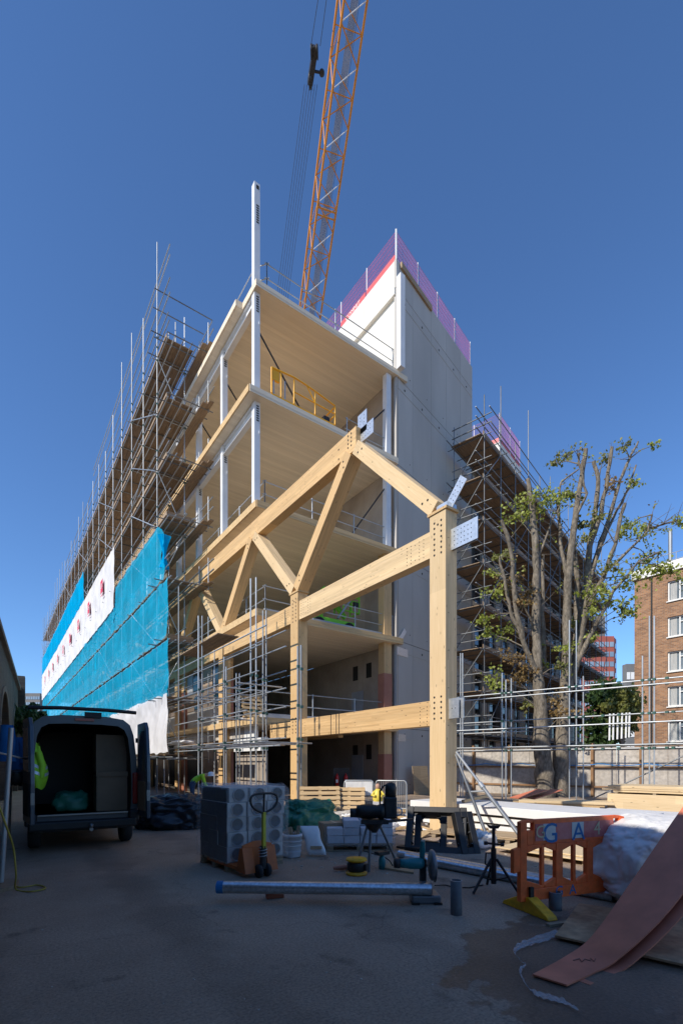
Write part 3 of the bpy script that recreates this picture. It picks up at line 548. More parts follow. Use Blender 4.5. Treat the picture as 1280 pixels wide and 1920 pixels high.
# green machine on the second floor
G = Thing('boom_lift', 'bright green boom lift standing on the floor behind the guard rail', 'lift', (CX-4.3, EY+1.3, LV[1]))
G.box('chassis', (1.3, .5, .55), (2.6, 1.2, .4), 'green_lift', bevel=.05); G.box('counterweight', (.35, .5, 1.0), (.7, 1.1, .6), 'green_lift', bevel=.08)
for x in (.4, 2.2):
    for y in (-.1, 1.1): G.mb('wheel', MB().lathe([(.0, -.13), (.3, -.13), (.34, -.08), (.34, .08), (.3, .13), (0, .13)], 16, (x, y, .34), RX(math.pi/2)), 'tyre')
for k, (a, c) in enumerate((((.4, .3, 1.1), (2.4, .3, 2.0)), ((.4, .7, 1.2), (2.4, .7, 2.3)), ((2.4, .5, 1.1), (1.0, .5, 2.4)))): G.beam('boom', a, c, .16, .2, 'green_lift')
for x, y in ((2.0, .1), (2.0, .9), (3.0, .1), (3.0, .9), (2.5, .1)): G.tube('cage_post', (x, y, 1.3), (x, y, 2.7), .04, 'green_lift')
for z in (1.35, 1.9, 2.65):
    G.tube('cage_rail', (2, .1, z), (3, .1, z), .035, 'green_lift'); G.tube('cage_rail', (3, .1, z), (3, .9, z), .035, 'green_lift')
G.box('cage_panel', (2.75, .12, 2.35), (.5, .04, .55), 'green_lift'); G.box('control_box', (2.75, .06, 1.75), (.28, .12, .22), 'black_steel')
G.tube('hydraulic_ram', (1.6, .05, .85), (2.45, .05, 1.95), .06, 'galv')

# ================================================================== scaffolds
TR = .026
SX0, SX1 = 6.8, 8.2; SY0, SDY, SN = 25.5, 2.8, 26
LIFTS = [2.05, 4.9, 7.75, 10.7, 13.75, 16.65, 19.55, 22.45]
S = Thing('scaffold', 'long tube scaffold with board decks along the netted left side of the building', 'scaffold', (SX0, SY0, 0), world=True)
rs = random.Random(3); cp = MB(); fb = MB()
for i in range(SN):
    y = SY0+SDY*i
    tops = {0: 28.4, 1: 26.6, 2: 27.8, 3: 27.9}
    S.tube('standard', (SX0, y, 0), (SX0, y, tops.get(i, 24.6+rs.uniform(0, 1.8))), TR, 'galv')
    S.tube('standard', (SX1, y, 0), (SX1, y, 25.3 if i == 0 else 23.6+rs.uniform(0, .8)), TR, 'galv')
yE = SY0+SDY*(SN-1)+.4
for j, z in enumerate(LIFTS):
    over = rs.uniform(.5, 1.1)
    for x, zz in ((SX0+.05, z-.12), (SX1-.05, z-.12), (SX0+.05, z+.55), (SX0+.05, z+1.05)):
        S.tube('ledger', (x, SY0-1.3-over*rs.uniform(.5, 1.2), zz), (x, yE, zz), TR, 'galv')
    S.tube('ledger', (SX1-.05, SY0-.4, z+1.0), (SX1-.05, SY0+SDY*4, z+1.0), TR, 'galv')
    for i in range(SN):
        y = SY0+SDY*i
        S.tube('transom', (SX0-.25, y+.06, z-.06), (SX1+.45, y+.06, z-.06), TR, 'galv')
        if i < 9:
            S.tube('transom', (SX0-.1, y+SDY*.5, z-.06), (SX1+.35, y+SDY*.5, z-.06), TR, 'galv_dark')
        if i < 12:
            for x in (SX0, SX1):
                for zz in (z-.12, z+.55, z+1.05): cp.box((x+.02, y+.02, zz), (.1, .1, .08))
    nb = 6
    for q in range(3): S.tube('ledger', (SX0+.3+.4*q, SY0-1.9-rs.random()*.7, z-.17), (SX0+.3+.4*q, SY0+SDY*2, z-.17), TR, 'galv')
    for q in (.2, 1.3, 2.1): S.tube('transom', (SX0-.5+.4*(q > 2), SY0-q, z-.1-.12*(q > 2)), (SX1+.75, SY0-q, z-.1-.12*(q > 2)), TR, 'galv_dark')
    for hh in (.45, .95): S.tube('ledger', (SX1+.5, SY0-2.6-rs.random()*.6, z+hh), (SX1+.5, SY0+SDY*3, z+hh), TR, 'galv')
    for yy in (SY0-2.2, SY0-.9): S.tube('puncheon', (SX1+.48, yy, z-.4), (SX1+.48, yy, z+1.2), TR, 'galv')
    for i in range(SN-1):
        y0 = SY0+SDY*i-(1.5 if i == 0 else 0); y1 = SY0+SDY*(i+1)
        if i < 5:
            for k in range(nb):
                x = SX0+.1+.225*k; S.beam('board', (x+.0, y0+.01*rs.random(), z+.02*(k % 2)*.2), (x, y1-.012, z+.004*(k % 2)), .215, .038, 'scaffold_board')
            if i < 2:
                for q in range(2 if j > 0 else 0): S.beam('board', (SX1+.2+.24*q, y0-(1.0+.25*q if i == 0 else 0), z-.2+.012*q), (SX1+.2+.24*q, y1-.02, z-.2+.012*q), .225, .038, 'scaffold_board')
        else:
            for k in range(nb): fb.box((SX0+.1+.225*k, (y0+y1)/2, z+.004*(k % 2)), (.215, SDY-.02, .038))
        S.beam('toe_board', (SX0+.06, y0, z+.13), (SX0+.06, y1-.012, z+.13), .036, .225, 'lit_toe_board')
    S.beam('toe_board', (SX0+.12, SY0-1.48, z+.13), (SX1-.02, SY0-1.48, z+.13), .036, .225, 'scaffold_board') if j in (2, 4) else None
    if j < 7:
        for i in range(0, SN-1, 4): S.tube('brace_tube', (SX0-.04, SY0+SDY*i, z), (SX0-.04, SY0+SDY*(i+2), LIFTS[j+1]), TR, 'galv')
    if j < 7: S.tube('brace_tube', (SX0, SY0-.06, z), (SX1, SY0-.06, LIFTS[j+1]), TR, 'galv') if j % 2 else S.tube('brace_tube', (SX1, SY0-.06, z), (SX0, SY0-.06, LIFTS[j+1]), TR, 'galv')
for z in (24.2, 24.9, 26.0, 26.5): S.tube('ledger', (SX0+.03, SY0-2.1, z), (SX0+.03, SY0+SDY*(7 if z > 25.5 else 14), z-.1 if z > 25.5 else z), TR, 'galv')
for z, o in ((23.4, .6), (24.3, 1.3), (25.0, 1.9)): S.tube('transom', (SX0-.4, SY0-.07-o*.5, z), (SX1+o*.6, SY0-.07-o*.5, z), TR, 'galv_dark')
for x, h in ((SX0+.55, 1.5), (SX0+.9, 2.2)): S.tube('standard', (x, SY0-.1, 22.4), (x, SY0-.1, 22.5+h), TR, 'galv')
S.tube('brace_tube', (SX0-.05, SY0+SDY*2, 16.9), (SX0-.05, SY0+SDY*1, 17.7), TR*1.4, 'galv')
S.mb('coupler', cp, 'green_coupler', kind='stuff'); S.mb('far_boards', fb, 'scaffold_board', kind='stuff')

# debris netting and printed sheets tied to that scaffold
def net(name, label, cat, m, y0, y1, zb, zt, wav, nu=260, nv=26, x=SX0-.05, group=None, edge=None, seed=0.0):
    def fn(u, v):
        a = y0(v) if callable(y0) else y0; y = a+(y1-a)*(u**1.6)
        b_ = zb(y) if callable(zb) else zb; t_ = zt(y) if callable(zt) else zt
        z = b_+(t_-b_)*v
        d = math.sin((y-SY0)/SDY*2*math.pi)*.03+nz(y*.55, z*.35, seed)*wav+nz(y*2.3+z*.8, z*.5, seed+4)*wav*.9+nz(y*5, z*1.5, seed+9)*wav*.35
        ez = (nz(y*1.1, seed+v*3)*.12) if v in (0.0, 1.0) else 0
        return (x-abs(d)*1.0, y+nz(z*.8, seed, 2)*.1*(1-u), z+ez)
    b = MB().grid(fn, nu, nv); return solo(name, b, m, label, cat, group)
YE = yE-.1
def ragged(base, amp, seed):
    return lambda v: base+amp*nz(v*5, seed)*.8+amp*.5*math.sin(v*9+seed)
net('debris_netting', 'blue debris netting on the scaffold, lowest band above the white sheet', 'netting', 'blue_net', ragged(23.3, .15, 1), YE, 4.85, 7.55, .1, seed=1, group='blue debris netting on the scaffold')
net('debris_netting', 'blue debris netting on the scaffold, middle band of the three low ones', 'netting', 'blue_net', ragged(23.35, .25, 2), YE, 7.7, 10.5, .1, seed=2, group='blue debris netting on the scaffold')
net('debris_netting', 'blue debris netting with its corner tied up high beside the white printed banner', 'netting', 'blue_net', ragged(24.2, .4, 3), YE, 10.65, lambda y: min(13.6, 12.6+(y-23.8)*.9) if y < 35.6 else 12.35, .12, seed=3, group='blue debris netting on the scaffold')
net('debris_netting', 'dense blue debris netting strip above the white printed banner', 'netting', 'blue_net_dense', ragged(49.5, .2, 4), YE, 16.35, 19.3, .08, seed=4, nu=60, x=SX0-.09, group='blue debris netting on the scaffold')
ban = net('printed_banner', 'long white scaffold banner printed with red square logos', 'banner', 'white_banner', 35.5, YE, 12.25, 16.4, .07, nu=70, x=SX0-.14, seed=5)
net('white_sheet', 'plain white sheet hanging at the foot of the scaffold behind the van', 'sheet', 'white_banner', ragged(23.3, .12, 6), 37, 2.15, 4.95, .16, nu=60, x=SX0-.1, seed=6)
# bunch of netting tied off at the near corner
def bunch(u, v):
    a = u*2*math.pi; r = (.12+.1*abs(math.sin(a*2.5))+.16*abs(v-.45)*2)*(.35+.9*abs(v-.4)); return (SX0+.05+r*math.cos(a), 24.4+r*.7*math.sin(a), 11.3+v*1.6)
solo('netting_knot', MB().grid(bunch, 24, 12), 'blue_net_dense', 'gathered knot of blue netting tied round the end scaffold pole', 'netting')
# the printed red logos: square frame with white characters and a line of small print under it
for i in range(9):
    y = 39.3+6.1*i; z = 14.75; x = SX0-.31
    q = bpy.data.objects.new('banner_logo', None); b = MB()
    b.box((x, y, z), (.012, .85, .95)); o = B.mb('x', b, 'logo_red'); o.name = 'logo_square'; o.parent = ban; bpy.data.objects.remove(q)
    o.matrix_basis = Matrix.Translation(Vector((x, y, z))); o.matrix_parent_inverse = Matrix.Translation(-ban.location)
    Mx = Matrix.Translation((x-.01, y, z+.03)) @ Matrix(((0, 0, -1), (-1, 0, 0), (0, 1, 0))).to_4x4()
    t = text_mb('GA', .5, Mx, ''); o2 = bpy.data.objects.new('lettering', t.mesh('lettering', 'white_paint')); COL.objects.link(o2); o2.parent = ban; o2.matrix_parent_inverse = Matrix.Translation(-ban.location)
    b = MB(); b.box((x, y, z-.66), (.01, .7, .08)); o3 = bpy.data.objects.new('small_print', b.mesh('small_print', 'logo_red')); COL.objects.link(o3); o3.parent = ban; o3.matrix_parent_inverse = Matrix.Translation(-ban.location)

# lower tube scaffold in front of the entrance corner
E_ = Thing('scaffold', 'low open tube scaffold without boards round the entrance corner', 'scaffold', (7.3, 13.5, 0), world=True)
low = [(335, 1100, 7.2), (372, 1155, 7.0), (379, 1155, 7.3), (402, 1198, 8.3), (420, 1232, 7.1), (424, 1250, 7.4), (443, 1262, 8.2), (449, 1262, 8.5), (470, 1085, 7.3), (480, 1083, 7.55), (493, 1145, 8.1), (499, 1145, 8.3), (558, 1212, 7.9), (564, 1210, 8.2), (308, 1410, 7.0)]
ys = {}
for px, py, x in low:
    p = onx(px, py, x); ys[px] = p; E_.tube('standard', (p.x, p.y, 0), p, TR*1.12, 'galv')
for z in (2.2, 2.42, 3.5, 4.15, 4.75, 5.6, 6.15):
    E_.tube('ledger', (7.2, 13.2 if z < 2.5 else 15.6-.25*z+rs.random(), z), (7.2, 24.0, z), TR, 'galv')
    if z > 2.3: E_.tube('ledger', (8.2, 14.6, z+.1), (8.2, 24.0, z+.1), TR, 'galv')
for y in (13.55, 14.6, 15.4, 16.6, 18.0, 19.5, 21.0):
    E_.tube('transom', (6.6, y, 2.3), (8.6, y, 2.3), TR, 'galv')
    if y > 15: E_.tube('transom', (6.7, y, 4.4), (8.5, y, 4.4), TR, 'galv')
E_.tube('transom', (6.4, 18.1, 4.1), (8.6, 18.1, 4.1), TR, 'galv'); E_.tube('transom', (6.4, 18.1, 3.4), (8.6, 18.1, 3.4), TR, 'galv'); E_.tube('ledger', (6.9, 12.9, 2.33), (11, 12.9, 2.33), TR, 'galv') if False else None
for k, y in enumerate((18.3, 19.9, 21.5)):
    for q in range(4): E_.beam('board', (7.3+.23*q, y, 6.8), (7.3+.23*q, y+1.55, 6.8), .215, .038, 'scaffold_board')
cp = MB()
for px, py, x in low:
    for z in (2.2, 2.42, 3.5, 4.75): cp.box((ys[px].x+.02, ys[px].y, z), (.09, .09, .09))
E_.mb('coupler', cp, 'green_coupler', kind='stuff')

# dark scaffold on the right side
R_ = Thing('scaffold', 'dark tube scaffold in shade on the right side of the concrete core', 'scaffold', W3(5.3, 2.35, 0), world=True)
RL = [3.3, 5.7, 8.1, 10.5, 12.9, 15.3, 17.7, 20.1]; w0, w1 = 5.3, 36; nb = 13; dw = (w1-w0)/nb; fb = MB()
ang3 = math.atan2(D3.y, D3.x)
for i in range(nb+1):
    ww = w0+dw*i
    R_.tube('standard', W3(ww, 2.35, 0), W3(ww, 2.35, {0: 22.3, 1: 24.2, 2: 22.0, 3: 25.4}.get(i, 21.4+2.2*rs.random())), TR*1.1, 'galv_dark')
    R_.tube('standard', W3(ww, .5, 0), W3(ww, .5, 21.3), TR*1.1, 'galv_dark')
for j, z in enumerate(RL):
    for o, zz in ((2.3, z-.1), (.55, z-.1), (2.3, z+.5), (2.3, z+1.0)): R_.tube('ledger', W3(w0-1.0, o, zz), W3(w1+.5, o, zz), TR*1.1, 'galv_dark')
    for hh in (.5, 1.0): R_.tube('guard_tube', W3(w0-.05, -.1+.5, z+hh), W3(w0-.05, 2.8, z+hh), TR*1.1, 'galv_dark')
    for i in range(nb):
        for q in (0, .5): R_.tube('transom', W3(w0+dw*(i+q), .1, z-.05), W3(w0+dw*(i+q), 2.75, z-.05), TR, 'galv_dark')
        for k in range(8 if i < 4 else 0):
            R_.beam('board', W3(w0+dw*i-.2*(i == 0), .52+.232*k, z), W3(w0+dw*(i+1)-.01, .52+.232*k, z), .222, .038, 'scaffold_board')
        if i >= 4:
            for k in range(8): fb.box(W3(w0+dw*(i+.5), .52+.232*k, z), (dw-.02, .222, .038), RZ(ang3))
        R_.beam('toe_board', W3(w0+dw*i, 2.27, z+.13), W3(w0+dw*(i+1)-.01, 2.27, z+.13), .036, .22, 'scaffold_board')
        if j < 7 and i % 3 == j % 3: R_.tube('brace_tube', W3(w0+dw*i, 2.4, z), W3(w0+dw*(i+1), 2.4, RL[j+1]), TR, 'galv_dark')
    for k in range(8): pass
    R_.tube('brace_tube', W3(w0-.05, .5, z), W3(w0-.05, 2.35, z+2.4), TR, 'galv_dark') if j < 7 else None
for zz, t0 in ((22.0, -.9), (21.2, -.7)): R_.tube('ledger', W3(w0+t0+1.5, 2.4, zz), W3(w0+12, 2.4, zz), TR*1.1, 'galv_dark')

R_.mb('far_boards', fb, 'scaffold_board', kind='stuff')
# flank of the building behind that scaffold
Q = Thing('building_flank', 'shaded flank of the office building behind the dark scaffold', 'building', W3(9, 0, 0), world=True)
for i in range(5):
    z = LV[i]; a = W3(8.82, -.3, 0); c = W3(38, -.3, 0); m = (a+c)/2
    m2 = W3(23.4, -4.3, z-.15); Q.box('floor_slab', m2, (29.1, 8, .3), 'clt', R=RZ(ang3))
    z0 = 0 if i == 0 else LV[i-1]
    for k in range(12):
        mm = W3(9.9+2.45*k, -.7, 0); hgt = z-.3-z0
        Q.box('wall_panel', (mm.x, mm.y, z0+hgt/2), (1.3, .15, hgt-.01), 'block_wall' if (k+i) % 3 else 'dark_wall', R=RZ(ang3))
        mm = W3(11.1+2.45*k, -.8, 0); Q.box('window', (mm.x, mm.y, z0+hgt/2), (1.14, .08, hgt-.01), 'dark_glass', R=RZ(ang3))
Q.box('back_wall', W3(23.4, -8.4, 10.7), (29.1, .2, 21.3), 'dark_wall', R=RZ(ang3))
K2 = Thing('concrete_core', 'second distant concrete core with a pink barrier behind the dark scaffold', 'tower', W3(17, -1.2, 0), world=True)
for i in range(4): K2.box('wall_panel', W3(18.6, -3.4, 21.75+1.28*i+.64), (4.6, 4.4, 1.26), 'core_sunlit_pale', R=RZ(ang3))
edge_mesh('pink mesh barrier on the second concrete core behind the dark scaffold', [W3(16.4, -5.5, 26.9), W3(16.4, -1.25, 26.9), W3(20.8, -1.25, 26.9)], 2.2, {0: Vector((-.05, 0, 0)), 1: Vector((-.05, 0, 0))})
box_ = Thing('steel_column', 'lone white steel column rising above the dark scaffold deck', 'column', W3(12.6, -.9, 21.6), world=True); box_.box('shaft', W3(12.6, -.9, 23.2), (.36, .36, 3.2), 'white_steel', R=RZ(ang3)); box_.box('bolt_plate', W3(12.6, -.71, 24.0), (.12, .01, .9), 'dark_hole', R=RZ(ang3))
K2b = edge_mesh('pink mesh barrier on the far roof edge beyond the second core', [W3(22, -2, 22.8), W3(34, -2, 22.8)], 1.6)
#PART3
# ================================================================== railway viaduct wall along the left
VD = Vector((.0716, .9974, 0)); VA = math.atan2(-VD.x, VD.y)
V = Thing('viaduct_wall', 'old dark brick railway viaduct wall with arches along the left of the yard', 'wall', (-1.3, 0, 0), rz=VA)
VH = 6.0
bay, aw, sp = 8.0, 5.4, 2.3                      # bay length, arch width, springing height
for k in range(-4, 14):
    y0 = 3.2+bay*k; b = MB(); ya = y0+(bay-aw)/2; n = 12
    arc = [(ya+aw/2-aw/2*math.cos(math.pi*i/n), sp+(aw/2)*.8*math.sin(math.pi*i/n)) for i in range(n+1)]
    b.add([(0, y0, 0), (0, ya, 0), (0, ya, VH), (0, y0, VH)], [(0, 1, 2, 3)]); b.add([(0, ya+aw, 0), (0, y0+bay, 0), (0, y0+bay, VH), (0, ya+aw, VH)], [(0, 1, 2, 3)])
    b.add([(0, ya, 0), (0, ya, sp), (-.9, ya, sp), (-.9, ya, 0)], [(0, 1, 2, 3)]); b.add([(0, ya+aw, 0), (0, ya+aw, sp), (-.9, ya+aw, sp), (-.9, ya+aw, 0)], [(3, 2, 1, 0)])
    for i in range(n):
        (p, q), (r, s_) = arc[i], arc[i+1]
        b.add([(0, p, q), (0, r, s_), (0, r, VH), (0, p, VH)], [(0, 1, 2, 3)]); b.add([(0, p, q), (0, r, s_), (-.9, r, s_), (-.9, p, q)], [(3, 2, 1, 0)])
    b.add([(-.9, ya-.1, 0), (-.9, ya+aw+.1, 0), (-.9, ya+aw+.1, VH), (-.9, ya-.1, VH)], [(0, 1, 2, 3)])
    b.add([(0, y0, VH), (0, y0+bay, VH), (-4, y0+bay, VH), (-4, y0, VH)], [(0, 1, 2, 3)])
    o = V.put('arch_bay', b.mesh('arch_bay', 'viaduct_brick'), Matrix.Identity(4))
    ring = MB()
    for i in range(n):
        (p, q), (r, s_) = arc[i], arc[i+1]; c = Vector((0, ya+aw/2, sp)); P = [Vector((0, p, q)), Vector((0, r, s_))]; Q2 = [c+(x-c)*1.1 for x in P]
        ring.prism([P[0], P[1], Q2[1], Q2[0]], (.04, 0, 0))
    V.mb('arch_ring', ring, 'coping', parent=o)
    V.box('coping_stone', (-.1, y0+bay/2, VH+.09), (.5, bay-.02, .18), 'coping')
    if k in (1, 4, 7): V.box('pier', (.09, y0, VH/2+.45), (.5, .8, VH+.9), 'viaduct_brick')
# far-left glass tower block
def tower(label, pl, pr, top, bot, D, nfl, ncol, mf, mg, name='tower_block'):
    a = dep(pl, bot, D); c = dep(pr, bot, D); h = dep(pl, top, D).z; u = (c-a); u.z = 0; L_ = u.length; u.normalize(); rz = math.atan2(u.y, u.x)
    T = Thing(name, label, 'building', (a.x, a.y, 0), rz=rz); T.box('shell', (L_/2, L_*.45, h/2), (L_, L_*.9, h), mf); fh = 3.6; nf = min(nfl, int(h/fh))
    for i in range(nf):
        z = h-1.2-fh*(i+.5)
        for j in range(ncol):
            x = L_*(j+.5)/ncol; T.box('window', (x, -.06, z), (L_/ncol*.78, .16, fh*.5), mg)
    return T
tower('distant glass office tower beyond the end of the viaduct', 44, 75, 1300, 1345, 300, 12, 7, 'tower_grey', 'tower_glass')
t = tower('distant red clad tower with rows of windows behind the pollarded tree', 1095, 1151, 1193, 1420, 175, 10, 6, 'tower_red', 'tower_glass')
t.box('plant_room', (4.5, 6, 52), (8.5, 8, 8), 'tower_grey')
b = MB(); L_ = 10.9; pts = [(L_, 0), (L_+2.6, 3.2), (L_+2.6, 9), (L_, 9)]
b.prism([(x, y, 0) for x, y in pts], (0, 0, 47.5)); t.mb('corner_wing', b, 'tower_red')
for i in range(10): t.box('window', (L_+1.36, 1.5, 47.5-1.2-3.6*(i+.5)), (2.6, .2, 1.8), 'tower_glass', R=RZ(math.atan2(3.2, 2.6)))
tower('slim far grey balcony tower beside the brick flats', 1174, 1189, 1245, 1420, 120, 7, 2, 'tower_grey', 'white_paint')

camr0 = Vector((CT, -ST, 0))
# ================================================================== brick flats at the right edge
FD = 36.0; fa = dep(1189, 1431, FD); fr = camr0*.62-Vector((ST, CT, 0))*.78; frz = math.atan2(fr.y, fr.x)
F = Thing('brick_flats', 'brown brick block of flats with white framed windows at the right edge', 'building', (fa.x, fa.y, 0), rz=frz)
FH = 15.3
wx = [(2.15, 2.0), (5.2, 2.0), (8.3, 2.0), (11.4, 2.0)]; zc = [3.2, 5.68, 8.17, 10.64, 13.2]
# wall built as strips round real window openings
xs = [0]
for x, wd in wx: xs += [x, x+wd]
xs.append(16.5)
for i in range(0, len(xs)-1, 2): F.box('wall', ((xs[i]+xs[i+1])/2, .15, FH/2), (xs[i+1]-xs[i], .3, FH), 'flat_brick')
for x, wd in wx:
    zz = [0]
    for z in zc: zz += [z, z+1.42]
    zz.append(FH)
    for i in range(0, len(zz)-1, 2): F.box('wall', (x+wd/2, .15, (zz[i]+zz[i+1])/2), (wd, .3, zz[i+1]-zz[i]), 'flat_brick')
    for z in zc:
        wn = F.box('window', (x+wd/2, .24, z+.71), (wd, .02, 1.42), 'glass_pane')
        for bx in (.04, wd*.36, wd-.04): F.box('frame', (x+bx, .17, z+.71), (.08, .09, 1.42), 'white_paint', parent=wn)
        for bz in (.04, 1.38): F.box('frame', (x+wd/2, .168, z+bz), (wd, .085, .08), 'white_paint', parent=wn)
        F.box('frame', (x+wd*.68, .166, z+1.02), (wd*.64, .08, .06), 'white_paint', parent=wn)
        F.box('curtain', (x+wd*.16, .215, z+.7), (wd*.2, .02, 1.3), 'curtain', parent=wn); F.box('curtain', (x+wd*.6, .215, z+.5), (wd*.3, .02, .9), 'curtain', parent=wn)
        F.box('sill', (x+wd/2, -.03, z-.05), (wd+.1, .14, .07), 'white_paint', parent=wn)
F.box('side_wall', (.12, 5.2, FH/2), (.24, 9.8, FH), 'flat_brick'); F.box('back_wall', (8.2, 10.2, FH/2), (16, .2, FH), 'flat_brick'); F.box('inner_floor', (8.3, 3.2, FH/2), (15.8, .1, FH-.1), 'curtain')
rf = F.box('roof', (8.2, 5.1, FH+.12), (16.7, 10.5, .24), 'white_paint'); F.box('parapet', (8.2, -.1, FH+.42), (16.7, .16, .5), 'white_paint', parent=rf)
F.tube('flue', (1.4, 3, FH), (1.4, 3, FH+4.2), .14, 'galv', n=12); F.tube('drain_pipe', (1.15, -.06, 0), (1.15, -.06, FH), .05, 'black_steel')
for x in (0.3, 2.5, 4.8, 7): F.tube('roof_rail_post', (x, .6, FH+.2), (x, .6, FH+1.5), .025, 'galv')
F.tube('roof_rail', (0, .6, FH+1.5), (9, .6, FH+1.5), .025, 'galv'); F.tube('roof_rail', (0, .6, FH+1.0), (9, .6, FH+1.0), .025, 'galv')

# ================================================================== crane jib and ropes
J0 = dep(581, 588, 45); J1 = dep(661, -4, 33); ax = (J1-J0).normalized(); camr = Vector((CT, -ST, 0)); sd_ = (camr-ax*camr.dot(ax)).normalized(); td = ax.cross(sd_)
if td.dot(Vector((ST, CT, 0))) > 0: td = -td
J = Thing('crane_jib', 'orange lattice jib of a luffing crane leaning up behind the building', 'crane', J0-ax*18, world=True)
LJ = (J1-J0).length; A0, A1 = -18.0, LJ+6
def jp(l, a, t): return J0+ax*l+sd_*a+td*t
CH = ((-1.0, 0), (-.52, 1.35), (1.0, .15))
for a, t_ in CH: J.tube('chord', jp(A0, a, t_), jp(A1, a, t_), .085, 'crane_orange', n=10)
stp = 1.38; n = int((A1-A0)/stp)
for i in range(n):
    l = A0+stp*i
    if i % 2 == 0: p, q = CH[1], CH[2]
    else: p, q = CH[2], CH[1]
    J.tube('lattice_bar', jp(l, *p), jp(l+stp, *q), .045 if i % 2 else .03, 'crane_orange' if i % 2 else 'white_steel')  # every other bar white: sunlight on the bars put into their colour
    p, q = (CH[0], CH[1]) if i % 2 else (CH[1], CH[0]); J.tube('lattice_bar', jp(l, *p), jp(l+stp, *q), .035, 'crane_orange')
    p, q = (CH[0], CH[2]) if i % 2 else (CH[2], CH[0]); J.tube('lattice_bar', jp(l, *p), jp(l+stp, *q), .035, 'crane_orange')
    if i % 2 == 0: J.tube('lattice_bar', jp(l, *CH[0]), jp(l, *CH[2]), .035, 'crane_orange')
for l in (6.2, 6.6): J.tube('joint_bar', jp(l, *CH[1]), jp(l, *CH[2]), .06, 'crane_orange')
mw = MB(); mw.prism([jp(A0, -.1, .02), jp(A1, -.1, .02), jp(A1, .42, .06), jp(A0, .42, .06)], td*.03); J.mb('walkway', mw, 'walkway_mesh')
J.tube('walkway_rope', jp(A0, .5, .8), jp(A1, .5, .8), .015, 'rope')
m0 = jp(A0, 0, 0); 
ms = Thing('crane_mast', 'lattice mast of the crane standing inside the building', 'crane', (m0.x, m0.y, 0), world=True)
for dx in (-.9, .9):
    for dy in (-.9, .9): ms.tube('leg', (m0.x+dx, m0.y+dy, 0), (m0.x+dx, m0.y+dy, m0.z+.5), .12, 'crane_orange')
HB = dep(586, 122, 37); H = Thing('hoist_block', 'black luffing pulley block hung on ropes beside the orange jib', 'pulley', HB, world=True)
rd = (dep(522, 560, 50)-HB).normalized()
for sx in (-.22, .18):
    H.mb('sheave', MB().lathe([(0, -.09), (.34, -.09), (.38, -.05), (.33, 0), (.38, .05), (.34, .09), (0, .09)], 18, HB+camr*sx-rd*.62, frame(camr) @ RY(math.pi/2)), 'black_steel')
H.beam('housing', HB-rd*.9, HB+rd*.95, .42, .5, 'black_steel', bevel=.08); H.mb('sheave', MB().lathe([(0, -.12), (.4, -.12), (.44, -.06), (.38, 0), (.44, .06), (.4, .12), (0, .12)], 18, HB+rd*.75, frame(camr) @ RY(math.pi/2)), 'black_steel')
H.beam('arm', HB+rd*.25, HB+rd*.35+camr*.85, .12, .12, 'black_steel'); H.mb('sheave', MB().lathe([(0, -.08), (.2, -.08), (.2, .08), (0, .08)], 14, HB+rd*.35+camr*.8), 'black_steel')
for i in range(6): H.tube('rope', HB+rd*.9+camr*(-.42+.2*i), dep(514+4.2*i, 590, 50), .018, 'rope', n=5)
for i, s_ in enumerate((-.35, .35)): H.tube('rope', HB-rd*.9+camr*s_, dep(602+15*i, -40, 31), .022, 'rope', n=5)

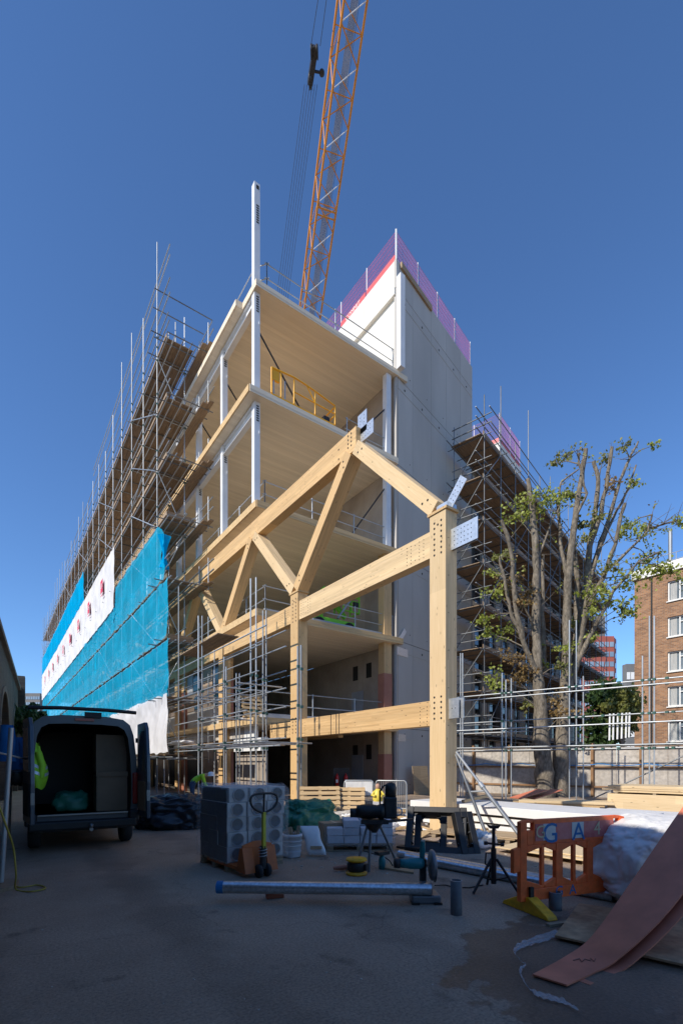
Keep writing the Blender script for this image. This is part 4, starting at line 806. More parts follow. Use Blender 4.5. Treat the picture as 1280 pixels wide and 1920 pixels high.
# ================================================================== tree in front of the right scaffold
TD = 23.0
def tp(px, py, d=0): return dep(px, py, TD+d)
tr = Thing('tree', 'tall pollarded maple with several bare stems and sparse green leaves', 'tree', Vector((tp(1035, 1431).x, tp(1035, 1431).y, 0)), world=True)
k_ = TD/900/2*.86
stems = [
 ([(1020, 1500), (1020, 1450), (1014, 1390), (1013, 1330), (1008, 1270), (1004, 1180), (1005, 1090), (1003, 1010), (997, 950), (989, 898)], [44, 38, 33, 28, 22, 18, 16, 14, 12, 9], [0]*10),
 ([(1008, 1270), (985, 1215), (968, 1150), (962, 1090), (958, 1030), (940, 975)], [14, 11, 10, 10, 9, 7], [0, -.3, -.6, -.8, -1, -1.2]),
 ([(985, 1215), (955, 1140), (945, 1085), (936, 1050)], [9, 8, 7, 5], [-.3, -.5, -.6, -.7]),
 ([(1048, 1505), (1050, 1450), (1052, 1390), (1056, 1330), (1062, 1260), (1062, 1180), (1064, 1100), (1069, 1040), (1078, 970), (1089, 900), (1098, 842)], [40, 34, 29, 25, 20, 17, 16, 14, 12, 10, 9], [.3, .3, .3, .3, .2, 0, -.2, -.3, -.4, -.5, -.6]),
 ([(1058, 1310), (1078, 1250), (1090, 1180), (1100, 1100), (1104, 1030), (1116, 960), (1122, 900), (1112, 865)], [20, 18, 16, 14, 12, 10, 9, 8], [.3, .4, .5, .6, .7, .8, .8, .8]),
 ([(1104, 1030), (1125, 965), (1138, 900), (1147, 838)], [10, 9, 8, 7], [.7, .4, .2, 0]),
 ([(1100, 1100), (1122, 1030), (1142, 970), (1162, 900), (1180, 860), (1196, 828)], [12, 10, 8, 7, 6, 4], [.6, .8, 1.0, 1.2, 1.3, 1.4]),
 ([(1122, 1030), (1150, 970), (1178, 915), (1192, 872)], [7, 6, 5, 4], [.8, 1.4, 1.8, 2]),
 ([(1096, 1140), (1130, 1085), (1153, 1020), (1164, 965), (1172, 943)], [10, 9, 8, 7, 6], [.5, .2, -.3, -.5, -.6]),
 ([(1150, 1060), (1185, 1025), (1215, 995), (1222, 965)], [6, 5, 4, 4], [0, -.4, -.7, -.8]),
 ([(1078, 1250), (1112, 1180), (1150, 1110), (1195, 1055), (1235, 1035)], [11, 8, 6, 4, 2], [.4, 0, -.6, -1.2, -1.6]),
 ([(1064, 1100), (1050, 1010), (1046, 950), (1050, 905), (1084, 880)], [8, 7, 6, 4, 3], [0, .5, .9, 1.1, 1.2]),
 ([(1078, 970), (1100, 925), (1085, 870), (1084, 850)], [6, 5, 4, 5], [-.4, -.8, -1, -1]),
 ([(1003, 1060), (1030, 990), (1044, 955)], [6, 4, 2], [0, .2, .5]),
 ([(1056, 1330), (1078, 1215), (1082, 1100), (1078, 1040)], [13, 12, 12, 10], [.3, .9, 1.0, 1.0]),
 ([(1020, 1260), (1017, 1150), (1018, 1040)], [10, 9, 7], [.8, .9, 1.0]),
 ([(1220, 990), (1245, 982), (1275, 975)], [3, 2.5, 1.5], [-.7, -.9, -1]),
 ([(1004, 1180), (975, 1125), (962, 1090)], [5, 4, 3], [0, -.5, -.8]),
]
for i, (P, Rr, Dd) in enumerate(stems):
    pts = []; rad = []
    for j in range(len(P)-1):
        for q in range(4):
            f = q/4; px = P[j][0]+(P[j+1][0]-P[j][0])*f; py = P[j][1]+(P[j+1][1]-P[j][1])*f; dd = Dd[j]+(Dd[j+1]-Dd[j])*f
            c = tp(px, py, dd); e = .05 if Rr[j] < 12 else .03
            pts.append(c+Vector((nz(i*7+c.z*1.7, 1), nz(i*5+c.z*1.7, 7), 0))*e*1.6); rad.append((Rr[j]+(Rr[j+1]-Rr[j])*f)*k_*(1+.28*nz(c.z*3.1, i*3.3)))
    pts.append(tp(P[-1][0], P[-1][1], Dd[-1])); rad.append(Rr[-1]*k_*.9)
    tr.mb('trunk' if i in (0, 3) else 'limb', MB().path(pts, rad, 12), 'bark')
tr.mb('sling', MB().path([tp(1005+30*math.cos(a)+32, 1452+3*math.sin(a)*2, -1.0+.9*math.sin(a)) for a in [k*math.pi/8 for k in range(17)]], .03, 6), 'galv_dark') if False else None
clus = [(982, 942, 30, 0), (962, 968, 22, 0), (1020, 932, 30, 0), (1042, 938, 24, 0), (1000, 965, 18, 0), (1072, 930, 18, 0), (1060, 925, 14, 0), (937, 1045, 20, 2), (925, 1075, 16, 0), (958, 1088, 22, 1), (990, 1105, 20, 1), (985, 1130, 14, 1), (925, 1110, 22, 0), (908, 1160, 22, 0), (942, 1180, 24, 0), (912, 1188, 14, 0), (968, 1230, 24, 1), (985, 1258, 22, 1), (970, 1275, 18, 1), (930, 1282, 24, 0), (1012, 1245, 12, 0),
 (1120, 970, 18, 2), (1150, 905, 16, 1), (1130, 862, 14, 2), (1064, 855, 18, 2), (1040, 868, 12, 2), (1168, 838, 14, 2), (1188, 905, 14, 0), (1222, 836, 9, 0), (1206, 995, 32, 0), (1180, 985, 18, 0), (1268, 984, 16, 0), (1232, 1060, 34, 0), (1258, 1072, 28, 0), (1196, 1085, 30, 0), (1150, 1095, 30, 0), (1118, 1108, 24, 0), (1160, 1140, 28, 0), (1132, 1125, 22, 0), (1180, 1150, 20, 0), (1145, 1065, 18, 2), (1215, 1045, 20, 0), (1060, 1215, 22, 0), (1052, 1250, 18, 2), (1038, 1310, 22, 1), (1058, 1335, 20, 1), (1030, 1340, 18, 1), (1115, 1195, 12, 0), (1075, 1170, 14, 2), (1100, 1010, 14, 2), (1165, 1000, 16, 0), (1085, 985, 12, 2), (990, 1325, 16, 2), (1110, 1150, 14, 0)]
lr = random.Random(11); crown = {0: MB(), 1: MB(), 2: MB()}; tw = MB()
def leaf(mb, p, s, r_):
    a = Vector((r_.gauss(0, 1), r_.gauss(0, 1), r_.gauss(0, .6))).normalized(); b_ = a.orthogonal().normalized(); b_ = (Matrix.Rotation(r_.random()*6.28, 3, a) @ b_); c = a.cross(b_)
    mb.add([p-b_*s, p-b_*s*.2+c*s*.75+a*s*.15, p+b_*s, p-b_*s*.2-c*s*.75+a*s*.15], [(0, 1, 2, 3)])
allp = [tp(x, y, d) for P, _, Dd in stems for (x, y), d in zip(P, Dd)]
for (px, py, r, kind) in clus:
    c = tp(px, py, lr.uniform(-1, 1)); near = min(allp, key=lambda q: (q-c).length+(2 if q.z > c.z else 0)); R0 = r*TD/900
    tw.path([near, near.lerp(c, .5)+Vector((0, 0, .12)), c], [.035, .02, .01], 5)
    for q in range(9):
        dd = Vector((lr.gauss(0, 1), lr.gauss(0, 1), lr.gauss(0, .6))).normalized()*R0*lr.uniform(.6, 1.5); e = c+dd; tw.path([c, c+dd*.5+Vector((0, 0, .05)), e], [.012, .009, .005], 4)
        for t_ in range(int(.62*r)):
            f = lr.uniform(.25, 1.1); p_ = c+dd*f+Vector((lr.gauss(0, 1), lr.gauss(0, 1), lr.gauss(0, .6)))*R0*.22; leaf(crown[kind], p_, lr.uniform(.045, .1), lr)
for q in range(230):                                   # fine bare twigs along the stems
    P, Rr, Dd = lr.choice(stems); j = lr.randrange(len(P)-1); f = lr.random()
    if P[j][1] > 1300: continue
    c = tp(P[j][0]+(P[j+1][0]-P[j][0])*f, P[j][1]+(P[j+1][1]-P[j][1])*f, Dd[j]+(Dd[j+1]-Dd[j])*f); d = Vector((lr.gauss(0, 1), lr.gauss(0, 1), lr.uniform(-.1, 1.3))).normalized()*lr.uniform(.3, 1.2)
    e = c+d; tw.path([c, c+d*.5+Vector((lr.gauss(0, .05), lr.gauss(0, .05), -.04)), e], [.018, .012, .005], 4)
    for t_ in range(lr.choice((0, 0, 3, 7))): leaf(crown[lr.choice((0, 2, 1, 0))], e+Vector((lr.gauss(0, .1), lr.gauss(0, .1), lr.gauss(0, .08))), lr.uniform(.04, .08), lr)
for kx, mm in ((0, 'leaf_green'), (1, 'leaf_brown'), (2, 'leaf_olive')): tr.mb('crown', crown[kx], mm, label={0: 'fresh green leaf tufts', 1: 'brownish withered leaf tufts', 2: 'olive leaf tufts'}[kx])
tr.mb('twigs', tw, 'bark_twig')
def bush(name, label, c, R, n, m, s=(.08, .16), cat='bush', trunk=True, cl=40):
    T = Thing(name, label, cat, (c.x, c.y, 0), world=True); b = MB(); r_ = random.Random(int(abs(c.x*13+c.y*7)))
    cen = []
    for _ in range(cl):
        d = Vector((r_.gauss(0, 1), r_.gauss(0, 1), r_.gauss(0, 1))).normalized()*r_.random()**.4; cen.append(c+Vector((d.x*R[0], d.y*R[1], d.z*R[2])))
    for _ in range(n): q = r_.choice(cen); leaf(b, q+Vector((r_.gauss(0, 1), r_.gauss(0, 1), r_.gauss(0, .8)))*R[0]*.17, r_.uniform(*s), r_)
    T.mb('crown', b, m)
    if trunk:
        g = MB().path([(c.x, c.y, 0), (c.x+.1, c.y, c.z*.6), c], [.16, .12, .05], 8)
        for q in cen[:14]: g.path([(c.x+.05, c.y, c.z*.55), q], [.05, .015], 5)
        T.mb('trunk', g, 'bark_twig')
bush('conifer', 'dark feathery evergreen behind the tube fence between tree and flats', dep(1140, 1338, 31), (1.7, 1.3, 2.5), 5200, 'leaf_dark', (.08, .2))
bush('shrub', 'olive green bush growing over the hoarding beside the brick flats', dep(1165, 1330, 29.5), (1.2, 1.0, 1.6), 2600, 'leaf_olive', (.07, .16))
bush('ivy_bush', 'dark green bush overhanging the viaduct wall behind the van', dep(52, 1352, 26), (.9, .9, 1.0), 1900, 'leaf_dark', (.07, .15))

# ================================================================== hoarding and tube fence on the right
FP = dep(1068, 1431, 20); FP.z = 0
fdv = camr*(-.778)+Vector((ST, CT, 0))*.628; fdv.normalize(); fn_ = Vector((-fdv.y, fdv.x, 0))
if fn_.dot(Vector((ST, CT, 0))) < 0: fn_ = -fn_
def fq(s_, z, o=0): return FP+fdv*s_+fn_*o+Vector((0, 0, z))
TF = Thing('tube_fence', 'open fence of paired galvanised scaffold tubes in front of the pollarded tree', 'scaffold', FP, world=True)
def s_at(px, o=0):
    a = ray(px, 1431); P = FP+fn_*o; den = a.x*fdv.y-a.y*fdv.x; D = (P.x*fdv.y-P.y*fdv.x)/den; q = a*D; return (Vector((q.x, q.y, 0))-P).dot(fdv)
for px, py in ((941, 1262), (948, 1275), (958, 1272), (1067, 1163), (1080, 1163), (1093, 1268), (1204, 1230), (1217, 1155), (1226, 1155), (863, 1225), (1140, 1400) if False else (867, 1225)):
    D = (fq(s_at(px), 0)-Vector((0, 0, 0))).dot(Vector((ST, CT, 0))); z = EYE+(1431-py)/900*D; TF.tube('standard', fq(s_at(px), 0), fq(s_at(px), z), .029, 'galv')
sL, sR = s_at(845), s_at(1330)
for z, o in ((4.82, .05), (4.62, -.06), (3.55, .05), (3.2, -.06), (2.36, -.07), (2.22, .06), (2.34, .1)):
    TF.tube('ledger', fq(sL, z, o), fq(sR if z != 3.2 else s_at(1400), z, o), .028, 'galv')
TF.tube('ledger', fq(s_at(860), 3.05, .06), fq(s_at(985), 3.05, .06), .028, 'galv'); TF.tube('brace_tube', fq(s_at(1110), .2, .3), fq(s_at(1290), 2.0, .3), .026, 'galv_dark')
for i, px in enumerate((1141, 1148, 1156, 1164, 1172, 1178)): TF.tube('hanging_prop', fq(s_at(px), 2.55+.02*i, .1), fq(s_at(px)-.02, 3.62, .1), .035, 'white_paint')
cp = MB(); rr = random.Random(5)
for px in (941, 948, 958, 1067, 1080, 1093, 1204, 1217, 1226, 1130, 1160, 1250, 1262):
    for z in (4.82, 4.62, 3.55, 3.2, 2.36, 2.22): 
        if rr.random() < .8: cp.box(fq(s_at(px), z), (.1, .1, .09))
TF.mb('coupler', cp, 'green_coupler', kind='stuff')
HO = Thing('hoarding', 'site hoarding of pale plywood panels on brown timber posts behind the tree', 'fence', fq(0, 0, 4.2), world=True)
s0, s1 = s_at(800, 4.2), s_at(1420, 4.2); n = 15; ds = (s1-s0)/n
for i in range(n):
    a = fq(s0+ds*i, 1.2, 4.2); c = fq(s0+ds*(i+1), 1.2, 4.2); HO.beam('panel', a, c-(c-a).normalized()*.012, .02, 2.4, 'hoard')
    HO.beam('post', fq(s0+ds*i, 0, 4.1), fq(s0+ds*i, 2.62, 4.1), .14, .12, 'hoard_post') if i % 2 else None
    for z in (.5, 1.45, 2.35): HO.beam('rail', fq(s0+ds*i, z, 4.14), fq(s0+ds*(i+1)-.02, z, 4.14), .05, .09, 'hoard_post' if z < 2 else 'hoard')
HO.beam('coping', fq(s0, 2.46, 4.18), fq(s1, 2.46, 4.18), .2, .06, 'hoard')
HO.mb('blue_cable', MB().path([fq(s0+(s1-s0)*i/60, 1.62-.1*abs(math.sin(i*.42)), 4.02) for i in range(61)], .022, 5), 'blue_rope')
#PART4
def cr(P, t):
    n = len(P)-1; x = min(t*n, n-1e-6); i = int(x); f = x-i; p0 = P[max(i-1, 0)]; p1 = P[i]; p2 = P[i+1]; p3 = P[min(i+2, n)]
    return .5*((2*p1)+(p2-p0)*f+(2*p0-5*p1+4*p2-p3)*f*f+(3*p1-p0-3*p2+p3)*f**3)
# ================================================================== parked van with its rear doors open
vr = dep(256, 1431, 9.6); va = math.radians(-15); vx = Vector((math.cos(va), math.sin(va), 0)); VL = Vector((vr.x, vr.y, 0))-vx*.98
va = math.radians(-4); vx = Vector((math.cos(va), math.sin(va), 0)); VL = Vector((vr.x, vr.y, 0))-vx*.92
van = Thing('parked_van', 'blue grey panel van with both rear doors open beside the viaduct', 'van', VL, rz=va)
van.o.scale = (.94, 1, 1)
half = [(.9, .42), (.985, .58), (1.0, .95), (1.0, 1.25), (.975, 1.75), (.92, 2.2), (.85, 2.4), (.72, 2.5), (.4, 2.545)]
outer = half+[(-x, z) for x, z in reversed(half)]
def prof(pts, y, sx=1, zt=1, zb=0): return [Vector((x*sx, y, zb+(z-zb)*zt if z > zb else z)) for x, z in pts]
st_ = [(0, 1, 1), (.04, 1.0, 1.0), (3.6, 1, 1), (4.1, .985, .985), (4.7, .95, .8), (5.1, .94, .56), (5.75, .88, .46), (5.9, .8, .42)]
b = MB(); n = len(outer); rings = [prof(outer, y, sx, zt, .4) for y, sx, zt in st_]
b.add([p for r in rings for p in r], [(i*n+k, i*n+k+1, (i+1)*n+k+1, (i+1)*n+k) for i in range(len(st_)-1) for k in range(n-1)], True)
b.add(rings[-1], [tuple(range(n))])
inn = [(.86, .68), (.88, .95), (.88, 1.3), (.86, 1.75), (.81, 2.15), (.74, 2.3), (.62, 2.37), (.3, 2.39)]; inner = inn+[(-x, z) for x, z in reversed(inn)]
oo = [(x, z) for x, z in outer]; m_ = len(inner)
ri = [Vector((x, 0, z)) for x, z in inner]
# rear rim joins the outer skin to the opening
ro = [Vector((x, 0, z)) for x, z in [half[1]]+half[2:]]; ro = ro+[Vector((-p.x, 0, p.z)) for p in reversed(ro)]
for k in range(len(ro)-1): b.add([ro[k], ro[k+1], ri[min(k+1, m_-1)], ri[min(k, m_-1)]], [(0, 1, 2, 3)])
b.add([(.985, 0, .58), (.86, 0, .68), (-.86, 0, .68), (-.985, 0, .58)], [(0, 1, 2, 3)])
van.put('body', b.mesh('body', 'van_paint'), Matrix.Identity(4))
b = MB(); r2 = [Vector((x, 3.1, z)) for x, z in inner]; b.add(ri+r2, [(k+1, k, k+m_, k+1+m_) for k in range(m_-1)]+[(0, m_-1, 2*m_-1, m_)], False); b.add(r2, [tuple(range(m_))])
van.put('load_space', b.mesh('load_space', 'van_dark'), Matrix.Identity(4))
van.box('rear_step', (0, -.1, .5), (1.9, .22, .16), 'van_dark', bevel=.03); van.box('floor', (0, 1.5, .665), (1.7, 3.0, .03), 'ply_lining'); van.box('underbody', (0, 2.7, .42), (1.7, 5.2, .12), 'van_dark')
van.box('sill_strip', (0, -.03, .69), (1.6, .1, .025), 'rim')
for x in (-.86, .86):
    for y in (.75, 4.6):
        wl = van.mb('wheel', MB().lathe([(.2, -.11), (.31, -.115), (.345, -.07), (.345, .07), (.31, .115), (.2, .11)], 24, (x, y, .345), RY(math.pi/2)), 'tyre'); van.mb('rim', MB().lathe([(0, -.06), (.08, -.07), (.2, -.09), (.2, .09), (.08, .07), (0, .06)], 20, (x, y, .345), RY(math.pi/2)), 'rim', parent=wl)
    van.box('tail_light', (x*1.1, -.02, 1.15), (.1, .08, .62), 'tail_red', bevel=.02); van.box('corner_bumper', (x*1.06, -.06, .62), (.2, .2, .22), 'van_dark', bevel=.03)
van.mb('roof_bar', MB().path([(-.95, -.12, 2.64), (-.4, -.14, 2.66), (.4, -.14, 2.66), (.95, -.12, 2.64)], .035), 'van_dark')
van.box('brake_light', (0, -.03, 2.47), (.34, .05, .05), 'tail_red'); van.box('hinge_bracket', (.15, -.06, 2.56), (.3, .1, .1), 'van_dark')
van.tube('tow_bar', (.1, -.05, .42), (.1, -.32, .42), .035, 'rim'); van.mb('tow_ball', MB().lathe([(0, .09), (.035, .075), (.045, .05), (.03, .02), (.02, 0)], 12, (.1, -.3, .44)), 'rim')
def door(hx, ang, nm, sgn):
    u = Vector((math.sin(ang), -math.cos(ang), 0)); v = Vector((u.y, -u.x, 0))*sgn
    P = [(0, .62), (.86, .62), (.87, 1.3), (.84, 1.8), (.74, 2.3), (.62, 2.42), (0, 2.42)]
    b = MB(); h = Vector((hx, -.02, 0)); poly = [h+u*a+Vector((0, 0, z)) for a, z in P]; b.prism(poly, v*.07)
    d = van.mb('rear_door', b, 'van_paint', bevel=.012)
    iv = [(.1, .75), (.76, .75), (.77, 1.3), (.1, 1.3)]
    van.mb('door_lining', MB().prism([h+u*a+Vector((0, 0, z))+v*.071 for a, z in iv], v*.012), 'van_dark', parent=d); van.mb('door_lining', MB().prism([h+u*a+Vector((0, 0, z))-v*.001 for a, z in iv], -v*.012), 'ply_lining', parent=d)
    wv = [(.1, 1.5), (.76, 1.5), (.68, 2.26), (.1, 2.26)]
    van.mb('window', MB().prism([h+u*a+Vector((0, 0, z))-v*.01 for a, z in wv], v*.09), 'dark_glass', parent=d); van.mb('latch', MB().box(h+u*.845+Vector((0, 0, 1.05))+v*.03, (.06, .06, .2)), 'rim', parent=d)
    for z in (.9, 1.5, 2.1): van.mb('hinge', MB().box(h+Vector((0, .03, z)), (.05, .08, .09)), 'van_dark', parent=d)
door(-.97, math.radians(9), 'rear_door', 1); door(.99, math.radians(2), 'rear_door', -1)
van.box('shelf_panel', (.55, .75, 1.05), (.6, .8, .72), 'ply_lining'); van.box('shelf_panel', (.55, .8, 1.85), (.6, .7, .74), 'ply_lining'); van.box('shelf_panel', (.55, .36, 1.43), (.62, .06, .1), 'ply_lining')
def jacket(u, v):
    a = u*2*math.pi; w_ = .17+.06*math.sin(v*5)+.03*math.sin(a*3+v*4); w_ *= (1.15-.5*v**3); return (-.76+w_*math.cos(a)*.6, .12+w_*math.sin(a)*.8, 1.2+v*.8+.04*math.sin(a*2))
jk = Thing('hi_vis_jacket', 'lime hi-vis jacket with grey bands hanging inside the van', 'jacket', VL, rz=va)
jk.mb('jacket_body', MB().grid(jacket, 24, 12), 'hivis')
for z in (.3, .45):
    jk.mb('reflective_band', MB().grid(lambda u, v, z=z: tuple(Vector((-.76, .12, 0))+(Vector(jacket(u, z+v*.07))-Vector((-.76, .12, 0)))*1.0+Vector((.006*math.cos(u*6.283), .006*math.sin(u*6.283), 0))), 24, 1), 'silver_tape')
jk.mb('sleeve', MB().path([(-.74, .02, 1.85), (-.68, -.02, 1.6), (-.7, -.03, 1.38)], [.055, .06, .05], 10), 'hivis')
def lump(name, label, cat, m, c, R, seed, amp=.25, fl=True, group=None, nu=40, nv=20, fr=1.6, rz=0.0, crease=0.0):
    ca, sa = math.cos(rz), math.sin(rz)
    def fn(u, v):
        a = u*2*math.pi; e = (v-.5)*math.pi; d = Vector((math.cos(a)*math.cos(e), math.sin(a)*math.cos(e), math.sin(e)))
        k = 1+amp*nz(d.x*fr+seed, d.y*fr, d.z*fr)+amp*.5*nz(d.x*fr*2.6+seed, d.y*fr*2.6, d.z*fr*2.6)+amp*.25*abs(nz(d.x*fr*6, d.y*fr*6+seed, d.z*fr*6))
        if crease:
            q1 = nz(d.x*3.1+seed, d.y*3.1+d.z, d.z*3.1); k -= crease*max(0, 1-abs(q1)*7)+crease*.6*max(0, 1-abs(nz(d.x*6.2, d.y*6.2+seed, d.z*5))*6)
        s_ = lambda t: math.copysign(abs(t)**.7, t)
        p = Vector((s_(d.x)*R[0]*k, s_(d.y)*R[1]*k, s_(d.z)*R[2]*k)); p = Vector((p.x*ca-p.y*sa, p.x*sa+p.y*ca, p.z))
        z = c.z+p.z
        return (c.x+p.x, c.y+p.y, max(z, .004) if fl else z)
    return solo(name, MB().grid(fn, nu, nv), m, label, cat, group)
p = gnd(330, 1556)
lump('tarpaulin_heap', 'heap covered with crumpled black plastic beside the van', 'tarpaulin', 'black_sheet', Vector((p.x+.1, p.y+.4, .3)), (.95, .6, .5), 3.1, .3, nu=140, nv=70, fr=2.2, rz=-.5, crease=.07)
lump('tool_bag', 'green tool bag on the floor inside the van', 'bag', 'green_bag', VL+Vector((-.1, 1.0, .85)), (.3, .25, .22), 5, .3, fl=False)

# ================================================================== pallets and the goods on them
def pallet(label, loc, rz, w_=1.2, d_=1.0, tilt=None, group='wooden pallets', m='pallet_wood'):
    T = Thing('wooden_pallet', label, 'pallet', loc, rz=rz, group=group)
    if tilt: T.o.rotation_euler = (tilt, 0, rz)
    for y in (.07, d_/2, d_-.07):
        T.box('bottom_board', (w_/2, y, .012), (w_, .1, .02), m)
        for x in (.07, w_/2, w_-.07): T.box('block', (x, y, .062), (.12, .1, .078), m)
    for x in (.07, w_/2, w_-.07): T.box('stringer', (x, d_/2, .113), (.1, d_, .02), m)
    n = 6
    for i in range(n): T.box('slat', (w_/2, .07+(d_-.14)*i/(n-1), .136), (w_, .11, .022), m)
    return T
DP = Vector((2.84, 6.84, 0)); drz = math.radians(4); ux = Vector((math.cos(drz), math.sin(drz), 0)); uy = Vector((-ux.y, ux.x, 0))
pallet('wooden pallet carrying the wrapped stack of round duct boxes', DP, drz, 1.0, 1.0)
bs = (.322, .322, .222); dr = random.Random(9)
for k in range(5):
    for i in range(3):
        for j in range(3):
            if k == 4 and (i, j) in ((2, 2),): continue
            o = DP+ux*(.165+.334*i+dr.uniform(-.015, .015)+(.04 if k == 4 else 0))+uy*(.165+.334*j+dr.uniform(-.02, .01))+Vector((0, 0, .148+.225*k))
            T = Thing('duct_box', f"pale duct section, {['lowest', 'second', 'middle', 'fourth', 'topmost'][k]} layer, {['row facing the pallet truck', 'hidden middle row', 'row facing the building'][j]}, {['tarpaulin end', 'centre', 'white tub end'][i]}", 'duct', o, rz=drz+dr.uniform(-.04, .04), group='duct sections stacked on the pallet')
            T.box('casing', (0, 0, bs[2]/2), bs, 'foam_white', bevel=.008)
            if j == 0:
                rg = T.mb('ring', MB().lathe([(.086, 0), (.102, 0), (.104, .02), (.094, .02), (.088, .0)], 24, (0, -.162, bs[2]/2), RX(math.pi/2)), 'duct_metal'); T.mb('opening', MB().lathe([(0, .004), (.095, .004)], 24, (0, -.162, bs[2]/2), RX(math.pi/2)), 'duct_dark')
            if i == 0: T.box('dark_side', (-.164, 0, bs[2]/2), (.006, bs[1]*1.02, bs[2]*1.0), 'duct_dark')
def film(u, v):
    a = u*4; i = int(a) % 4; f = a-int(a); cs = [(-.03, -.05), (1.04, -.05), (1.04, 1.0), (-.03, 1.0)]; x = cs[i][0]+(cs[(i+1) % 4][0]-cs[i][0])*f; y = cs[i][1]+(cs[(i+1) % 4][1]-cs[i][1])*f
    z = .15+v*1.17; w_ = .03*nz(x*4+y*3, z*9)+.015*nz(x*12, z*25, y*12); e = max(0, v-.93)/.07
    x += (x-.5)*(.03+w_)-(x-.5)*.1*e; y += (y-.5)*(.03+w_)-(y-.5)*.1*e; q = DP+ux*x+uy*y; return (q.x, q.y, z+.02*nz(x*5, y*5))
solo('stretch_film', MB().grid(film, 64, 26), 'film', 'clear stretch film wrapped round the stack of duct sections', 'film')
solo('film_cover', MB().grid(lambda u, v: tuple(DP+ux*(-.01+1.03*u)+uy*(-.01+1.0*v)+Vector((0, 0, 1.31+.05*nz(u*5, v*5)-.1*max(0, abs(u-.5)-.42)*6))), 20, 20), 'film', 'loose clear plastic cover over the top of the duct stack', 'film')
# pallet truck
PT = gnd(496, 1646); T = Thing('pallet_truck', 'orange hand pallet truck with a black loop handle parked at the ducts', 'pallet truck', Vector((PT.x, PT.y+.05, 0)), rz=math.radians(4))
hl = [Vector(q) for q in [(.0, -.02, .92), (-.16, -.03, 1.0), (-.22, -.03, 1.1), (-.18, -.03, 1.19), (0, -.03, 1.21), (.18, -.03, 1.19), (.22, -.03, 1.1), (.16, -.03, 1.0), (0, -.02, .92)]]
T.mb('handle_loop', MB().path([cr(hl, i/48) for i in range(49)], .017, 8), 'blackplastic')
T.beam('tiller', (0, -.02, .42), (0, -.02, .94), .045, .05, 'yellow_pipe'); T.tube('tiller_rod', (0, -.02, .94), (0, -.03, 1.2), .015, 'blackplastic'); T.tube('pump', (0, .0, .12), (0, 0, .45), .05, 'black_steel')
T.mb('pump_spring', MB().path([(0.06*math.cos(t*.9), .06*math.sin(t*.9), .28+.006*t) for t in range(26)], .008, 5), 'galv')
for x in (-.07, .07): T.mb('steer_wheel', MB().lathe([(0, -.03), (.085, -.03), (.095, -.015), (.095, .015), (.085, .03), (0, .03)], 18, (x, 0, .095), RY(math.pi/2)), 'tyre')
T.mb('front_plate', MB().prism([(-.27, .12, .1), (.27, .12, .1), (.24, .16, .45), (.06, .17, .5), (-.06, .17, .5), (-.24, .16, .45)], (0, .03, 0)), 'pallet_orange')
for x in (-.19, .19):
    T.box('fork', (x, .72, .11), (.16, 1.15, .05), 'pallet_orange'); T.mb('gusset', MB().prism([(x-.08, .02, .07), (x-.08, .3, .07), (x-.08, .2, .42), (x-.08, .12, .42)], (.16, 0, 0)), 'pallet_orange')
    T.mb('load_wheel', MB().lathe([(0, -.04), (.04, -.04), (.04, .04), (0, .04)], 12, (x, 1.2, .04), RY(math.pi/2)), 'tyre')

# tubs, bags and boxes behind
q = gnd(547, 1607); T = Thing('plastic_tub', 'white ribbed plastic tub filled with offcuts beside the plaster bag', 'bucket', q)
T.mb('tub', MB().lathe([(.0, .01), (.15, .01), (.155, .02), (.175, .36), (.185, .36), (.185, .4), (.175, .41), (.168, .38), (.15, .1), (0, .09)], 28), 'bucket_white')
for z in (.1, .2, .28): T.mb('rib', MB().lathe([(.158+.05*z, z), (.166+.05*z, z+.008), (.158+.05*z, z+.016)], 28), 'bucket_white')
for i in range(9):
    a = i*.7; T.beam('offcut', (.09*math.cos(a), .09*math.sin(a), .3), (.13*math.cos(a+.5), .13*math.sin(a+.5), .44+.05*(i % 3)), .06, .015, 'pallet_wood')
q = gnd(508+22, 1600); lump('green_sack', 'small dark green sack between the ducts and the white tub', 'sack', 'green_bag', q+Vector((.02, .1, .16)), (.1, .14, .2), 8, .2)
q = gnd(595, 1606); T = Thing('plaster_bag', 'white paper plaster bag leaning upright beside the white tub', 'bag', q, rz=-TH)
T.mb('bag', MB().grid(lambda u, v: ((.16+.015*math.sin(v*9))*math.copysign(abs(math.cos(u*6.283))**.5, math.cos(u*6.283))*(1-.12*abs(v-.5))-.16*v, (.07*math.sin(v*math.pi)**.4+.012)*math.sin(u*6.283)+.13*v, .02+.5*v), 28, 14), 'white_sheet'); T.box('printed_band', (-.02, -.045, .16), (.2, .05, .05), 'cardboard', R=RX(-.25))
q = gnd(630, 1592); T = Thing('cardboard_box', 'plain brown cardboard carton between green sheeting and the block pallet', 'box', q, rz=-TH+.3)
T.box('carton', (0, .2, .24), (.5, .4, .48), 'cardboard', bevel=.006); T.box('flap', (-.13, .2, .486), (.23, .39, .008), 'cardboard'); T.box('flap', (.13, .2, .487), (.23, .39, .008), 'cardboard'); T.box('tape', (0, .2, .493), (.05, .4, .003), 'pale_board')
lump('green_sheeting', 'crumpled green plastic sheeting heaped behind the cardboard carton', 'sheeting', 'green_bag', gnd(590, 1560)+Vector((0, .3, .3)), (.75, .5, .42), 12, .35, nu=120, nv=60, crease=.06)
BP = gnd(612, 1598); pallet('wooden pallet under the white concrete blocks', BP, -TH+.05, 1.25, 1.0)
bl = random.Random(2)
